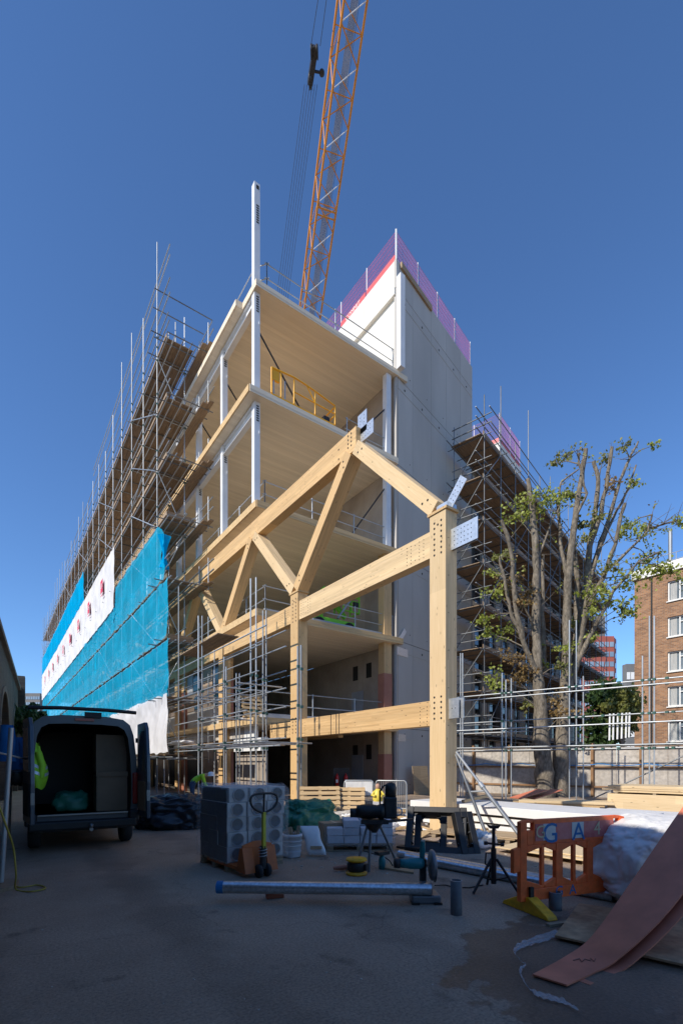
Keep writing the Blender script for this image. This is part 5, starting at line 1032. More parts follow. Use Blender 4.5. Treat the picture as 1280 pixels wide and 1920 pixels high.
for k in range(3):
    for i in range(4):
        for j in range(3):
            if k == 2 and (i, j) not in ((1, 0), (1, 1), (2, 1), (3, 0), (3, 1)): continue
            c = RZ(-TH+.05) @ Vector((.16+.31*i+bl.uniform(-.01, .01), .17+.32*j, .15+.145*k)); T = Thing('paving_block', f"pale concrete block, {['lowest', 'middle', 'top'][k]} course, {['front', 'middle', 'rear'][j]} row, {['at the carton end', 'second from the carton', 'third from the carton', 'at the black frame end'][i]}", 'block', BP+c, rz=-TH+.05+bl.uniform(-.04, .04), group='concrete blocks on the pallet')
            T.box('half_block', (0, -.075, .07), (.29, .145, .138), 'blocks', bevel=.008); T.box('half_block', (0, .075, .07), (.29, .145, .138), 'blocks', bevel=.008)
def bw(u, v):
    a = u*4; i = int(a) % 4; f = a-int(a); cs = [(-.03, -.03), (1.28, -.03), (1.28, 1.0), (-.03, 1.0)]; x = cs[i][0]+(cs[(i+1) % 4][0]-cs[i][0])*f; y = cs[i][1]+(cs[(i+1) % 4][1]-cs[i][1])*f
    q = BP+RZ(-TH+.05) @ Vector((x+(x-.6)*.06*nz(x*6, v*4, y*5), y+(y-.5)*.06*nz(x*6, v*4, y*5), 0)); return (q.x, q.y, .1+.36*v*(1+.15*nz(x*4, y*4)))
solo('block_wrapping', MB().grid(bw, 60, 8), 'film', 'torn clear wrapping round the lower courses of concrete blocks', 'film')

# ================================================================== pipes, saw and machines
def pipe(label, a, c, r, m='pipe', cap=True, group=None):
    a = Vector(a); c = Vector(c); T = Thing('steel_pipe', label, 'pipe', (a+c)/2, world=True, group=group); u = (c-a).normalized()
    b = MB().tube(a, c, r, n=24, caps=False); b.tube(c, a, r*.93, n=24, caps=False); T.mb('pipe_wall', b, m)
    if cap:
        T.mb('end_cap', MB().tube(a-u*.03, a+u*.05, r*1.03, n=24), 'paint_blue')
        T.mb('end_ring', MB().path([c, c+u*.004], r*1.01, 24), 'duct_dark')
    return T
pa = gnd(412, 1664, .17); pb = gnd(808, 1668, .17); pipe('long galvanised pipe with blue end cap lying across the yard in the chop saw', pa, pb, .073)
q = gnd(515, 1684); T = Thing('brick', 'single red brick propping up the long galvanised pipe', 'brick', q, rz=-.3); T.box('brick_body', (0, .0, .048), (.21, .1, .09), 'brick_red', bevel=.006); T.box('frog', (0, 0, .0935), (.13, .05, .002), 'brick_red')
a1 = gnd(762, 1608, .075); c1 = gnd(1150, 1680, .075); pipe('first of two galvanised pipes lying behind the black pipe stand', a1, c1, .075, cap=False)
a2 = a1+Vector((.12, .3, 0)); c2 = c1+Vector((.14, .17, 0)); pipe('second galvanised pipe lying along the first behind the black stand', a2, c2, .075, cap=False)
q = gnd(855, 1715); T = Thing('pipe_offcut', 'short grey pipe offcut standing on end on the concrete', 'pipe', q); b = MB().lathe([(.062, 0), (.062, .37), (.055, .372), (.055, .02), (0, .02)], 24); T.mb('pipe_wall', b, 'grey_stub'); T.mb('cut_edge', MB().lathe([(.062, .371), (.055, .373)], 24), 'galv')
q = gnd(1052, 1712); T = Thing('pipe_offcut', 'dark upright pipe offcut half hidden behind the orange barrier', 'pipe', q+Vector((.05, .1, 0))); b = MB().lathe([(.07, 0), (.07, .2), (.06, .2), (.06, .02), (0, .02)], 24); T.mb('pipe_wall', b, 'grey_stub'); T.mb('cut_edge', MB().lathe([(.07, .2), (.06, .202)], 24), 'galv')
# chop saw clamped on the pipe
q = gnd(797, 1692); T = Thing('chop_saw', 'teal metal cutting saw with round blade clamped on the long pipe', 'saw', q, rz=-TH)
T.box('base', (0, .05, .05), (.34, .3, .1), 'galv_dark', bevel=.02)
for x in (-.13, .13): T.box('foot', (x, -.05, .012), (.09, .16, .022), 'blackplastic')
T.box('vice', (-.02, .02, .16), (.08, .12, .14), 'galv_dark'); T.box('arm', (.0, .18, .3), (.07, .1, .36), 'black_steel')
T.mb('blade_guard', MB().lathe([(0, -.025), (.17, -.025), (.185, -.01), (.185, .01), (.17, .025), (0, .025)], 28, (.1, .1, .42), RY(math.pi/2)), 'galv_dark'); T.mb('blade', MB().lathe([(0, -.004), (.178, -.004), (.178, .004), (0, .004)], 28, (.125, .1, .39), RY(math.pi/2)), 'duct_metal')
T.mb('motor', MB().lathe([(0, -.17), (.055, -.17), (.06, -.1), (.07, -.05), (.07, .08), (.05, .12), (0, .12)], 18, (-.12, .1, .44), RY(math.pi/2)), 'teal'); T.mb('motor_cap', MB().lathe([(0, -.05), (.058, -.05), (.062, .02), (0, .02)], 18, (-.31, .1, .44), RY(math.pi/2)), 'black_steel')
T.mb('handle', MB().path([(-.02, .12, .48), (-.02, .08, .6), (-.02, .05, .72)], [.03, .035, .025], 10), 'teal')
c0 = gnd(815, 1668); solo('saw_cable', MB().path([c0+Vector((0, 0, .05)), gnd(835, 1660, .01), gnd(850, 1664, .01), gnd(880, 1665, .01), gnd(905, 1660, .01)], .008, 6), 'blackplastic', 'thin black power cable trailing from the chop saw', 'cable')
# grooving machine on its tripod
q = gnd(700, 1632); T = Thing('pipe_machine', 'black pipe grooving machine on a steel tripod in the middle of the yard', 'machine', q, rz=-TH)
top = .72
for (x, y), r_ in (((-.27, -.02), .02), ((-.08, -.12), .022), ((.42, .35), .02)): T.tube('leg', (x, y, 0), (x*.25-.02, y*.2, top), r_, 'galv_dark')
T.mb('leg_brace', MB().path([(-.16, .0, .3), (.05, -.03, .24), (.25, .2, .3)], .009, 6), 'black_steel')
T.mb('head_plate', MB().prism([(-.2, -.12, top), (.22, -.12, top), (.16, .16, top), (-.16, .16, top)], (0, 0, .06)), 'black_steel'); T.mb('head_taper', MB().lathe([(.05, -.14), (.15, 0)], 14, (0, 0, top)), 'black_steel')
T.mb('gear_case', MB().lathe([(0, -.2), (.09, -.2), (.11, -.12), (.12, 0), (.1, .12), (.12, .16), (.12, .22), (0, .22)], 20, (-.06, .02, top+.18), RY(math.pi/2)), 'blackplastic'); T.mb('chuck', MB().lathe([(0, -.06), (.07, -.06), (.075, .06), (0, .06)], 16, (-.3, .02, top+.16), RY(math.pi/2)), 'black_steel')
T.box('motor_block', (.26, .06, top+.24), (.2, .2, .34), 'black_steel', bevel=.03); T.mb('motor', MB().lathe([(0, 0), (.085, 0), (.09, .15), (.075, .2), (.03, .23), (0, .23)], 18, (.27, .06, top+.4)), 'black_steel'); T.mb('wheel', MB().lathe([(.05, -.012), (.07, -.012), (.07, .012), (.05, .012)], 18, (.38, .0, top+.18), RX(math.pi/2)), 'galv')
T.mb('handle', MB().path([(.1, .02, top+.3), (.1, 0, top+.5), (.16, 0, top+.58), (.24, .03, top+.6)], .014, 8), 'blackplastic'); T.beam('outrigger', (.1, -.1, top+.03), (.62, .1, top+.05), .07, .03, 'black_steel')
q = gnd(668, 1640); T = Thing('cable_reel', 'yellow cable reel lying under the machine tripod', 'cable reel', q, rz=.4)
T.mb('drum', MB().lathe([(0, 0), (.15, 0), (.16, .03), (.12, .04), (.12, .2), (.16, .21), (.15, .24), (0, .24)], 22), 'yellow_plastic'); T.mb('cable_winding', MB().lathe([(.121, .05), (.14, .08), (.142, .16), (.121, .19)], 22), 'blackplastic'); T.box('socket', (.02, -.155, .12), (.09, .04, .09), 'black_steel')
q = gnd(716, 1630); T = Thing('pump_bottle', 'small green and dark hand pump standing by the tripod', 'pump', q); T.mb('bottle', MB().lathe([(0, 0), (.05, 0), (.055, .14), (.04, .2), (.02, .22), (0, .22)], 16), 'teal'); T.box('tray', (0, 0, .25), (.22, .12, .05), 'black_steel'); T.mb('hose', MB().path([(.02, 0, .2), (.12, -.05, .12), (.2, -.02, .03), (.3, .05, .015)], .009, 6), 'blackplastic')
solo('plank_offcut', MB().prism([gnd(715, 1630, .0), gnd(775, 1640, .0), gnd(776, 1628, .0), gnd(730, 1620, .0)], (0, 0, .03)), 'plywood', 'thin pale plank offcut lying on the concrete by the chop saw', 'plank')
q = gnd(655, 1632); T = Thing('hand_grinder', 'small red and grey hand grinder lying by the cable reel', 'tool', q, rz=-.2); T.mb('body', MB().path([(0, 0, .05), (-.12, 0, .05), (-.26, .02, .05)], [.035, .04, .025], 10), 'wrapped_red'); T.mb('disc', MB().lathe([(0, 0), (.06, 0), (.06, .01), (0, .01)], 16, (.02, 0, .005)), 'galv_dark')
# tripod pipe stand
q = gnd(925, 1672); T = Thing('pipe_stand', 'black folding pipe stand on three legs beside the orange barrier', 'stand', q, rz=-TH)
T.tube('stem', (0, 0, .1), (0, 0, .55), .035, 'black_steel', n=12); T.tube('inner_stem', (0, 0, .5), (0, 0, .82), .022, 'black_steel', n=12); T.mb('head', MB().prism([(-.09, -.03, .86), (-.05, -.03, .81), (.05, -.03, .81), (.09, -.03, .86), (.03, -.03, .845), (-.03, -.03, .845)], (0, .06, 0)), 'black_steel')
T.tube('clamp', (-.09, 0, .62), (.1, 0, .6), .014, 'black_steel'); T.mb('clamp_knob', MB().lathe([(0, -.02), (.025, -.02), (.025, .02), (0, .02)], 10, (.11, 0, .6), RY(math.pi/2)), 'black_steel'); T.mb('clamp_knob', MB().lathe([(0, -.02), (.025, -.02), (.025, .02), (0, .02)], 10, (-.1, 0, .62), RY(math.pi/2)), 'black_steel')
for x, y in ((-.3, -.14), (.27, -.16), (.02, .34)): T.tube('leg', (x*.12, y*.12, .42), (x, y, .01), .018, 'black_steel'); T.tube('leg_strut', (0, 0, .14), (x*.55, y*.55, .2), .01, 'black_steel')
T.mb('carry_handle', MB().path([(-.03, -.03, .5), (-.11, -.04, .5), (-.12, -.04, .36), (-.05, -.03, .33)], .011, 8), 'black_steel')

# black plastic pallet frames leaning in the middle
def bframe(label, loc, rz, tilt, w_, h_):
    T = Thing('plastic_trestle', label, 'trestle', loc, rz=rz); T.o.rotation_euler = (tilt, 0, rz); t = .12; d = .18
    T.box('stile', (t/2, d/2, h_/2), (t, d, h_), 'blackplastic', bevel=.01); T.box('stile', (w_-t/2, d/2, h_/2), (t, d, h_), 'blackplastic', bevel=.01)
    T.box('rail', (w_/2, d/2, h_-t/2), (w_-2*t-.004, d, t), 'blackplastic', bevel=.01); T.box('rail', (w_/2, d/2, t*.5), (w_-2*t-.004, d, t), 'blackplastic')
    for x, z, a in ((t, h_-t, 1), (w_-t, h_-t, -1), (t, t*.55, 1), (w_-t, t*.55, -1)):
        s_ = 1 if z < h_/2 else -1; T.mb('gusset', MB().prism([(x, .05, z), (x+a*.09, .05, z), (x, .05, z+s_*.09)], (0, .02, 0)), 'blackplastic')
    for z in (.2, .42, .6): T.box('web', (t+.012, d/2, z), (.02, d*.9, .016), 'grey_stub'); T.box('web', (w_-t-.012, d/2, z), (.02, d*.9, .016), 'grey_stub')
    return T
bframe('large black plastic trestle leaning back in front of the tall glulam column', gnd(757, 1596), -TH-.3, -.5, 1.12, .92)
bframe('smaller black plastic trestle standing inside the large black one', gnd(785, 1592)+Vector((.0, .14, 0)), -TH-.25, -.5, .62, .8)
bframe('single narrow black plastic trestle leaning beside the large black one', gnd(868, 1604)+Vector((.05, .05, 0)), -TH+.2, -.45, .36, .82)

# ================================================================== orange barrier with yellow feet
b0 = gnd(972, 1712); b1 = dep(1166, 1431, 5.85); b1.z = 0; bd = (b1-b0).normalized(); brz = math.atan2(bd.y, bd.x); BLN = (b1-b0).length*1.0
BL = BLN; print('BARRIER', BL); T = Thing('work_barrier', 'orange plastic work barrier with blue painted letters and yellow feet', 'barrier', b0, rz=brz)
z0, z1 = .12, 1.02; th = .06
def bar(poly, nm='panel', m='barrier_orange', y=0, t=th): return T.mb(nm, MB().prism([(x, y-t/2, z) for x, z in poly], (0, t, 0)), m, bevel=.006)
bar([(0, z0), (.09, z0), (.09, z1), (0, z1-.02)], 'end_post'); bar([(BL-.09, z0), (BL, z0), (BL, z1-.02), (BL-.09, z1)], 'end_post')
bar([(.09, z0), (BL-.09, z0), (BL-.09, z0+.13), (.09, z0+.13)], 'bottom_rail'); bar([(.18, .74), (BL-.18, .74), (BL-.18, z1), (.18, z1)], 'sign_board'); bar([(.09, .74), (.18, .74), (.18, .9), (.09, .9)], 'sign_board'); bar([(BL-.18, .74), (BL-.09, .74), (BL-.09, .9), (BL-.18, .9)], 'sign_board')
bar([(.09, .985), (.18, .985), (.18, z1), (.09, z1)], 'top_bar'); bar([(BL-.18, .985), (BL-.09, .985), (BL-.09, z1), (BL-.18, z1)], 'top_bar')
# three pairs of tall slots with sloped ends
pw = (BL-.18)/3
for k in range(3):
    x0 = .09+pw*k
    if k: bar([(x0-.05, .25), (x0+.05, .25), (x0+.05, .74), (x0-.05, .74)], 'upright')
    xm = x0+pw/2; bar([(xm-.022, .25), (xm+.022, .25), (xm+.022, .74), (xm-.022, .74)], 'slat', t=.04)
    for (xa, xb, sg) in ((x0+(.05 if k else 0), xm-.022, 1), (x0+pw-(.05 if k < 2 else 0), xm+.022, -1)):
        bar([(xa, .74), (xa, .65), (xb, .71), (xb, .74)][::sg], 'slot_corner', t=.05); bar([(xa, .25), (xb, .25), (xb, .28), (xa, .35)][::sg], 'slot_corner', t=.05)
bar([(-.09, .44), (0, .46), (0, .72), (-.09, .7)], 'hook'); bar([(BL, .7), (BL+.08, .74), (BL+.1, .86), (BL, .92)], 'hook')
bar([(.2, .78), (BL-.2, .78), (BL-.2, .97), (.2, .97)], 'label_strip', 'sign_red', -.034, .004)
for x in (.4, .82): bar([(x-.09, .782), (x+.09, .782), (x+.09, .968), (x-.09, .968)], 'label_patch', 'sign_white', -.0375, .003)
MT = lambda x, z, y=-.041: Matrix.Translation((x, y, z)) @ Matrix(((1, 0, 0), (0, 0, -1), (0, 1, 0))).to_4x4()
for ch, x, z, s_, m in (('G', .27, .875, .2, 'paint_cream'), ('G', .41, .85, .32, 'paint_blue'), ('A', .83, .85, .29, 'paint_blue'), ('4', 1.12, .875, .22, 'paint_cream'), ('G', .55, .19, .16, 'paint_blue'), ('A', .75, .19, .16, 'paint_blue')):
    tm = text_mb(ch, s_, MT(x, z, -.041 if z > .5 else -.032), ''); T.mb('painted_letter', tm, m)
for x in (.06, BL-.09):
    T.mb('foot', MB().prism([(x+.01, -.36, 0), (x+.01, .36, 0), (x+.01, .34, .04), (x+.01, .07, .17), (x+.01, -.07, .17), (x+.01, -.34, .04)], (.13, 0, 0)), 'yellow_plastic', bevel=.01); T.box('foot_clip', (x+.075, -.045, .2), (.05, .03, .16), 'blackplastic')
# big white bulk bag behind it
lump('bulk_bag', 'big crumpled white woven bulk bag lying behind the orange barrier', 'bag', 'white_sheet', dep(1232, 1612, 5.8), (.76, .56, .54), 21, .08, nu=220, nv=120, fr=2.0, rz=-.5, crease=.014)
# bent red board sweeping up to the right, and a second one beneath it
Aedge = [gnd(998, 1830, .012), dep(1060, 1796, 4.05), dep(1110, 1757, 4.3), dep(1180, 1660, 4.6), dep(1280, 1515, 4.9), dep(1370, 1395, 5.2)]
Bedge = [gnd(1062, 1850, .012), dep(1112, 1827, 3.74), dep(1160, 1800, 3.88), dep(1250, 1715, 4.1), dep(1345, 1590, 4.35), dep(1430, 1470, 4.6)]
def board(label, off, t0, t1, shift):
    b = MB(); f = lambda u, v: cr(Aedge, t0+(t1-t0)*u).lerp(cr(Bedge, t0+(t1-t0)*u), v)+off+shift*u
    b.grid(f, 30, 4); b.grid(lambda u, v: f(u, 1-v)-Vector((0, 0, .014)), 30, 4)
    for vv in (0, 1): b.grid(lambda u, w_: f(u, vv)-Vector((0, 0, .014*w_)), 30, 1, False)
    for uu in (0, 1): b.grid(lambda v, w_: f(uu, v)-Vector((0, 0, .014*w_)), 4, 1, False)
    return solo('red_board', b, 'red_sheet', label, 'board')
RB = board('long flexible red board bending up from the ground at the right', Vector((0, 0, .012)), 0, 1, Vector((0, 0, 0)))
board('second red board lying just under the bent red one', Vector((.07, -.08, -.004)), .07, .98, Vector((0, 0, -.02)))
mk = [cr(Aedge, t).lerp(cr(Bedge, t), v)+Vector((0, 0, .0145)) for t, v in ((.2, .3), (.235, .36), (.22, .5), (.255, .46), (.27, .6), (.29, .52), (.285, .68), (.31, .62))]
om = bpy.data.objects.new('painted_mark', MB().path(mk, .006, 5).mesh('painted_mark', 'wrapped_red')); COL.objects.link(om); om.parent = RB; om.matrix_parent_inverse = Matrix.Translation(-RB.location)
pl = [gnd(1040, 1764), gnd(1290, 1822), gnd(1330, 1740), gnd(1085, 1702)]
solo('plywood_sheet', MB().prism([p+Vector((0, 0, .03)) for p in pl], (0, 0, .02)), 'old_ply', 'stained plywood sheet lying on the wet concrete under the red boards', 'board')
T = Thing('timber_bearer', 'two short battens under the stained plywood sheet', 'batten', pl[0]); T.beam('batten', Vector((.3, -.1, .014)), Vector((.8, -.25, .014)), .06, .026, 'pallet_wood'); T.beam('batten', Vector((.3, .25, .014)), Vector((1.0, .05, .014)), .06, .026, 'pallet_wood')
# torn strip of film on the ground
path = [gnd(1050, 1752), gnd(1000, 1768), gnd(965, 1785), gnd(975, 1805), gnd(985, 1812), gnd(975, 1825), gnd(985, 1850), gnd(1005, 1868), gnd(1050, 1880), gnd(1085, 1898)]
wd_ = [.09, .07, .035, .012, .012, .03, .05, .06, .05, .03]
solo('film_strip', MB().grid(lambda u, v: tuple(cr(path, u)+Vector((math.sin(u*14), math.cos(u*14), 0))*0+Vector((.6, .8, 0))*(v-.5)*2*(wd_[min(9, int(u*9))]*(1-(u*9-int(u*9)))+wd_[min(9, int(u*9)+1)]*(u*9-int(u*9)))+Vector((0, 0, .012+.03*abs(nz(u*30, v*6))))), 90, 6), 'film_strip', 'torn strip of white plastic film trailing across the concrete', 'film')

# ================================================================== timber and sheet stacks on the right
fw = Vector((ST, CT, 0))
def stack(name, label, cat, a, c, depth, layers, m, z=0, group=None, bear=True, jit=.06):
    a = Vector(a); c = Vector(c); u = (c-a); L_ = u.length; u.normalize(); nrm = Vector((-u.y, u.x, 0)); nrm = nrm if nrm.dot(fw) > 0 else -nrm; r_ = random.Random(int(L_*100)); T = Thing(name, label, cat, (a.x, a.y, 0), world=True, group=group); h = z; ang = math.atan2(u.y, u.x)
    for t in layers:
        if t < 0:
            for f in (.08, .36, .64, .92): T.box('bearer', a+u*L_*f+nrm*depth/2+Vector((0, 0, h-t/2)), (.09, depth*.98, -t-.002), 'pallet_wood', R=RZ(ang))
            h -= t
        else:
            dx = r_.uniform(-jit, jit)*3; T.box('sheet', (a+c)/2+nrm*(depth/2+r_.uniform(-jit, jit))+u*dx+Vector((0, 0, h+t/2)), (L_*(1-.04*r_.random()), depth, t-.004), m if isinstance(m, str) else r_.choice(m), R=RZ(ang), bevel=.008); h += t
    return T
stack('panel_stack', 'stack of white wrapped wall panels lying behind the tall glulam column', 'stack', gnd(768, 1545), gnd(1190, 1600), 1.5, [-.09, .11, -.05, .14, -.06, .2], 'white_sheet')
stack('panel_stack', 'second white wrapped stack under the short timber block', 'stack', gnd(1105, 1560), gnd(1420, 1590), 1.6, [-.09, .2, .18], 'white_sheet')
stack('timber_stack', 'stack of thick pale timber slabs at the right by the hoarding', 'stack', gnd(1135, 1522), gnd(1420, 1540), 1.6, [-.1, .52, -.05, .07, .06, .1], 'pale_board')
stack('timber_stack', 'low pile of pale planks beneath the pollarded tree', 'stack', gnd(960, 1520), gnd(1140, 1526), 1.0, [-.09, .1, .08, .09], ('pale_board', 'softwood'), jit=.12)
stack('timber_stack', 'pale plywood boards lying just behind the orange barrier', 'stack', gnd(945, 1600), gnd(1200, 1640), 1.1, [-.08, .03, .03], ('pale_board', 'plywood'), jit=.1)
stack('timber_stack', 'low litter of boards at the foot of the tall glulam column', 'stack', gnd(800, 1570), gnd(965, 1585), .9, [-.07, .03, .03], ('plywood', 'pallet_wood'), jit=.14)
T = Thing('timber_block', 'short square timber offcut resting on the white wrapped panels', 'timber', dep(1198, 1528, 11.0), rz=-TH+.9); T.box('offcut', (0, 0, 0), (.5, .16, .13), 'softwood'); T.box('end_grain', (-.2515, 0, 0), (.004, .158, .128), 'pallet_wood')
for i, (x, dd) in enumerate(((965, 0), (992, .15))):
    a = dep(x, 1497, 14.6+dd); c = dep(x+52, 1481, 14.9+dd); T = Thing('leaning_board', ['red board leaning over the plank pile under the tree', 'second red board leaning beside it under the tree'][i], 'board', a, world=True)
    T.beam('sheet', a, c, .5, .02, 'red_sheet'); T.beam('edge', a-Vector((0, 0, .02)), c-Vector((0, 0, .02)), .49, .012, 'pallet_wood')
T = Thing('batten', 'rough batten lying on the white wrapped panel stack', 'timber', dep(870, 1503, 12), world=True); T.beam('batten', dep(868, 1503, 11.9), dep(915, 1492, 12.6), .08, .07, 'softwood'); T.beam('end_grain', dep(867.6, 1503.2, 11.89), dep(868, 1503, 11.9), .078, .068, 'pallet_wood')
# adjustable push-pull props bracing the column
T = Thing('push_pull_prop', 'pair of steel push pull props bracing the tall glulam column', 'prop', (FX+CW+.02, 7.9, 2.0), world=True)
top_ = Vector((FX+CW+.03, 7.95, 2.02)); f1 = gnd(985, 1560)+Vector((0, 0, .05)); f1 = dep(988, 1568, 9.3); f1.z = .05; f2 = dep(915, 1540, 10.0); f2.z = .05
T.box('wall_shoe', top_-Vector((.0, .0, 0)), (.05, .16, .3), 'galv'); 
m1 = top_.lerp(f1, .45); T.tube('outer_tube', m1, f1, .04, 'galv', n=12); T.tube('inner_tube', top_, m1, .032, 'galv', n=12); T.tube('collar', top_.lerp(f1, .42), top_.lerp(f1, .47), .055, 'galv', n=12)
m2 = top_.lerp(f2, .4); T.tube('outer_tube', m2, f2, .036, 'galv_dark', n=12); T.tube('inner_tube', top_, m2, .028, 'galv_dark', n=12); T.tube('tie_bar', top_.lerp(f1, .5), top_.lerp(f2, .52), .02, 'galv')
for f in (f1, f2): T.box('foot_plate', (f.x, f.y, .02), (.2, .2, .03), 'galv')
# leaning pallets, crowd barriers, extinguishers, garden figure round the foot of the building
P_ = gnd(562, 1532); pallet('pale wooden pallet leaning on its edge beside the slim glulam column', P_, -TH+.1, 1.25, .95, tilt=1.15, m='softwood'); pallet('second pale pallet leaning behind the first near the steel barriers', P_+camr*1.0+fw*.3, -TH-.1, 1.0, .9, tilt=1.2, m='softwood')
def crowd(label, a, c, cloth=None):
    a = Vector(a); c = Vector(c); u = (c-a); L_ = u.length; T = Thing('crowd_barrier', label, 'barrier', a, world=True, group='steel crowd barriers'); Z = lambda t, z: a+u*t+Vector((0, 0, z))
    T.mb('hoop', MB().path([Z(0, .02), Z(0, .98), Z(.03, 1.06), Z(.08, 1.09), Z(.92, 1.09), Z(.97, 1.06), Z(1, .98), Z(1, .02)], .021, 8), 'galv'); T.tube('bottom_bar', Z(0, .22), Z(1, .22), .016, 'galv')
    for i in range(1, 17): T.tube('bar', Z(i/17, .22), Z(i/17, 1.08), .009, 'galv', n=6)
    for t in (.12, .88): T.beam('foot', Z(t, .01)-fw*.25, Z(t, .01)+fw*.25, .05, .015, 'galv')
    if cloth: T.mb('sheet', MB().grid(lambda s_, t: tuple(Z(.04+.92*s_, .62+.44*t)-fw*(.03+.02*nz(s_*8, t*3))), 16, 5), cloth)
ca = gnd(645, 1528); crowd('steel crowd barrier hung with a pale sheet in front of the entrance', ca, gnd(700, 1528), 'white_sheet'); crowd('steel crowd barrier with bare bars beside the pipe machine', gnd(704, 1528), gnd(762, 1530))
q = gnd(708, 1540); T = Thing('garden_figure', 'small yellow garden statuette with a pale head by the crowd barriers', 'statuette', q, rz=-TH)
T.box('plinth', (0, 0, .28), (.26, .26, .56), 'blocks'); T.mb('figure', MB().lathe([(.12, .56), (.15, .62), (.13, .75), (.1, .86), (.05, .92), (0, .92)], 16), 'statue'); T.mb('head', MB().lathe([(0, .88), (.055, .92), (.07, .98), (.05, 1.05), (0, 1.07)], 14), 'skin'); T.mb('arm', MB().path([(-.1, -.02, .84), (-.17, -.08, .74), (-.08, -.15, .72)], .035, 8), 'statue'); T.mb('arm', MB().path([(.1, -.02, .84), (.17, -.08, .74), (.08, -.15, .72)], .035, 8), 'statue')
q = ony(640, 1440, EY+1.2); T = Thing('fire_point', 'red fire extinguisher stand in the dark ground floor', 'extinguisher', (q.x, q.y, 0), rz=-TH)
T.box('back_board', (0, .12, .75), (.8, .03, 1.3), 'dark_wall')
for x in (-.22, .22): T.mb('extinguisher', MB().lathe([(0, .45), (.09, .45), (.095, .95), (.06, 1.05), (.03, 1.07), (.03, 1.13), (0, 1.13)], 16, (x, 0, 0)), 'red_enamel'); T.box('label_plate', (x, -.097, .75), (.1, .006, .16), 'white_paint')
q = ony(455, 1345, EY+.9); pallet('pale pallet propped up on the first floor edge', Vector((q.x, q.y, LV[0])), 0, 1.0, 1.1, tilt=1.25, m='softwood')
q = onx(345, 1388, 7.7); lump('white_sheet_heap', 'crumpled white sheet lying on the low tube scaffold', 'sheet', 'white_sheet', Vector((7.7, q.y, 2.62)), (.45, .8, .16), 31, .4, fl=False)
for i in range(4): 
    T = Thing('plank_bundle', ['brown plank bundle on the low tube scaffold under the white sheet', 'plank bundle next along the low tube scaffold', 'plank bundle before the last on the low tube scaffold', 'last plank bundle along the low tube scaffold'][i], 'planks', (7.7, 19.2+1.3*i, 2.48), world=True)
    for k in range(3): T.box('plank', (7.45+.25*k, 19.8+1.3*i, 2.46+.01), (.23, 1.25, .05), 'scaffold_board')
    T.box('end_band', (7.7, 19.25+1.3*i, 2.49), (.74, .03, .008), 'galv')
lump('rubble_heap', 'pale dusty rubble and plastic scraps behind the pipe machine', 'rubble', 'dust_rubble', gnd(640, 1545)+Vector((.6, .3, .05)), (1.3, .6, .22), 41, .5, nu=60, nv=24, fr=4)
T = Thing('sheet_board', 'brown board standing against the core wall behind the white panels', 'board', ony(785, 1500, EY-.6)*1.0); T.o.location = (CX+1.4, EY-.35, 0); T.box('board', (0, 0, .75), (1.1, .03, 1.5), 'plywood', R=RX(-.12)); T.box('batten', (0, -.03, .5), (1.05, .03, .06), 'pallet_wood', R=RX(-.12))

# ================================================================== left edge: leaning tubes, blue tarpaulins, yellow hose
T = Thing('tube_trestle', 'aluminium tubes leaning against the viaduct wall', 'trestle', gnd(2, 1660), world=True)
T.tube('tube', gnd(2, 1662), dep(21, 1365, 6.4), .03, 'galv', n=10); T.tube('tube', gnd(18, 1560), dep(22, 1375, 9.6), .028, 'galv', n=10); T.tube('cross_tube', dep(-12, 1410, 6.2), dep(50, 1424, 8.6), .014, 'galv')
for k, (px, py, D, h) in enumerate(((12, 1360, 8.2, .62), (31, 1383, 9.2, .75))):
    c = dep(px, py, D); T = Thing('blue_coverall', ['blue work coat hung high on the aluminium tubes', 'blue work coat hung beside it nearer the van'][k], 'clothing', c, rz=-TH)
    T.mb('coat', MB().grid(lambda u, v: ((.1+.05*v)*math.cos(u*6.283)*(1+.15*math.sin(u*19)), .07*math.sin(u*6.283), -v*h), 24, 8), 'blue_cloth'); T.mb('sleeve', MB().path([(.08, 0, -.05), (.14, -.03, -.3), (.13, -.04, -.5)], [.05, .05, .04], 8), 'blue_cloth')
hp_ = [dep(-6, 1500, 5.6), dep(10, 1545, 5.7), dep(25, 1590, 5.9), dep(30, 1640, 5.95), gnd(30, 1668, .02), gnd(60, 1672, .02), gnd(85, 1666, .02), gnd(70, 1660, .02), gnd(35, 1664, .02), gnd(10, 1650, .02), gnd(-10, 1648, .02)]
solo('yellow_hose', MB().path([cr(hp_, i/70) for i in range(71)], .011, 6), 'yellow_hose', 'thin yellow hose looped down to the concrete at the left edge', 'hose')
solo('dark_board', MB().prism([gnd(-20, 1680), gnd(30, 1668), gnd(35, 1655), gnd(-20, 1655)], (0, 0, .05)), 'scaffold_board', 'dark board lying at the foot of the leaning aluminium tubes', 'board')
lump('black_bag', 'small black bag hanging on the aluminium tubes by the van', 'bag', 'black_sheet', dep(31, 1458, 9.0), (.12, .12, .15), 51, .3, fl=False, nu=20, nv=12)

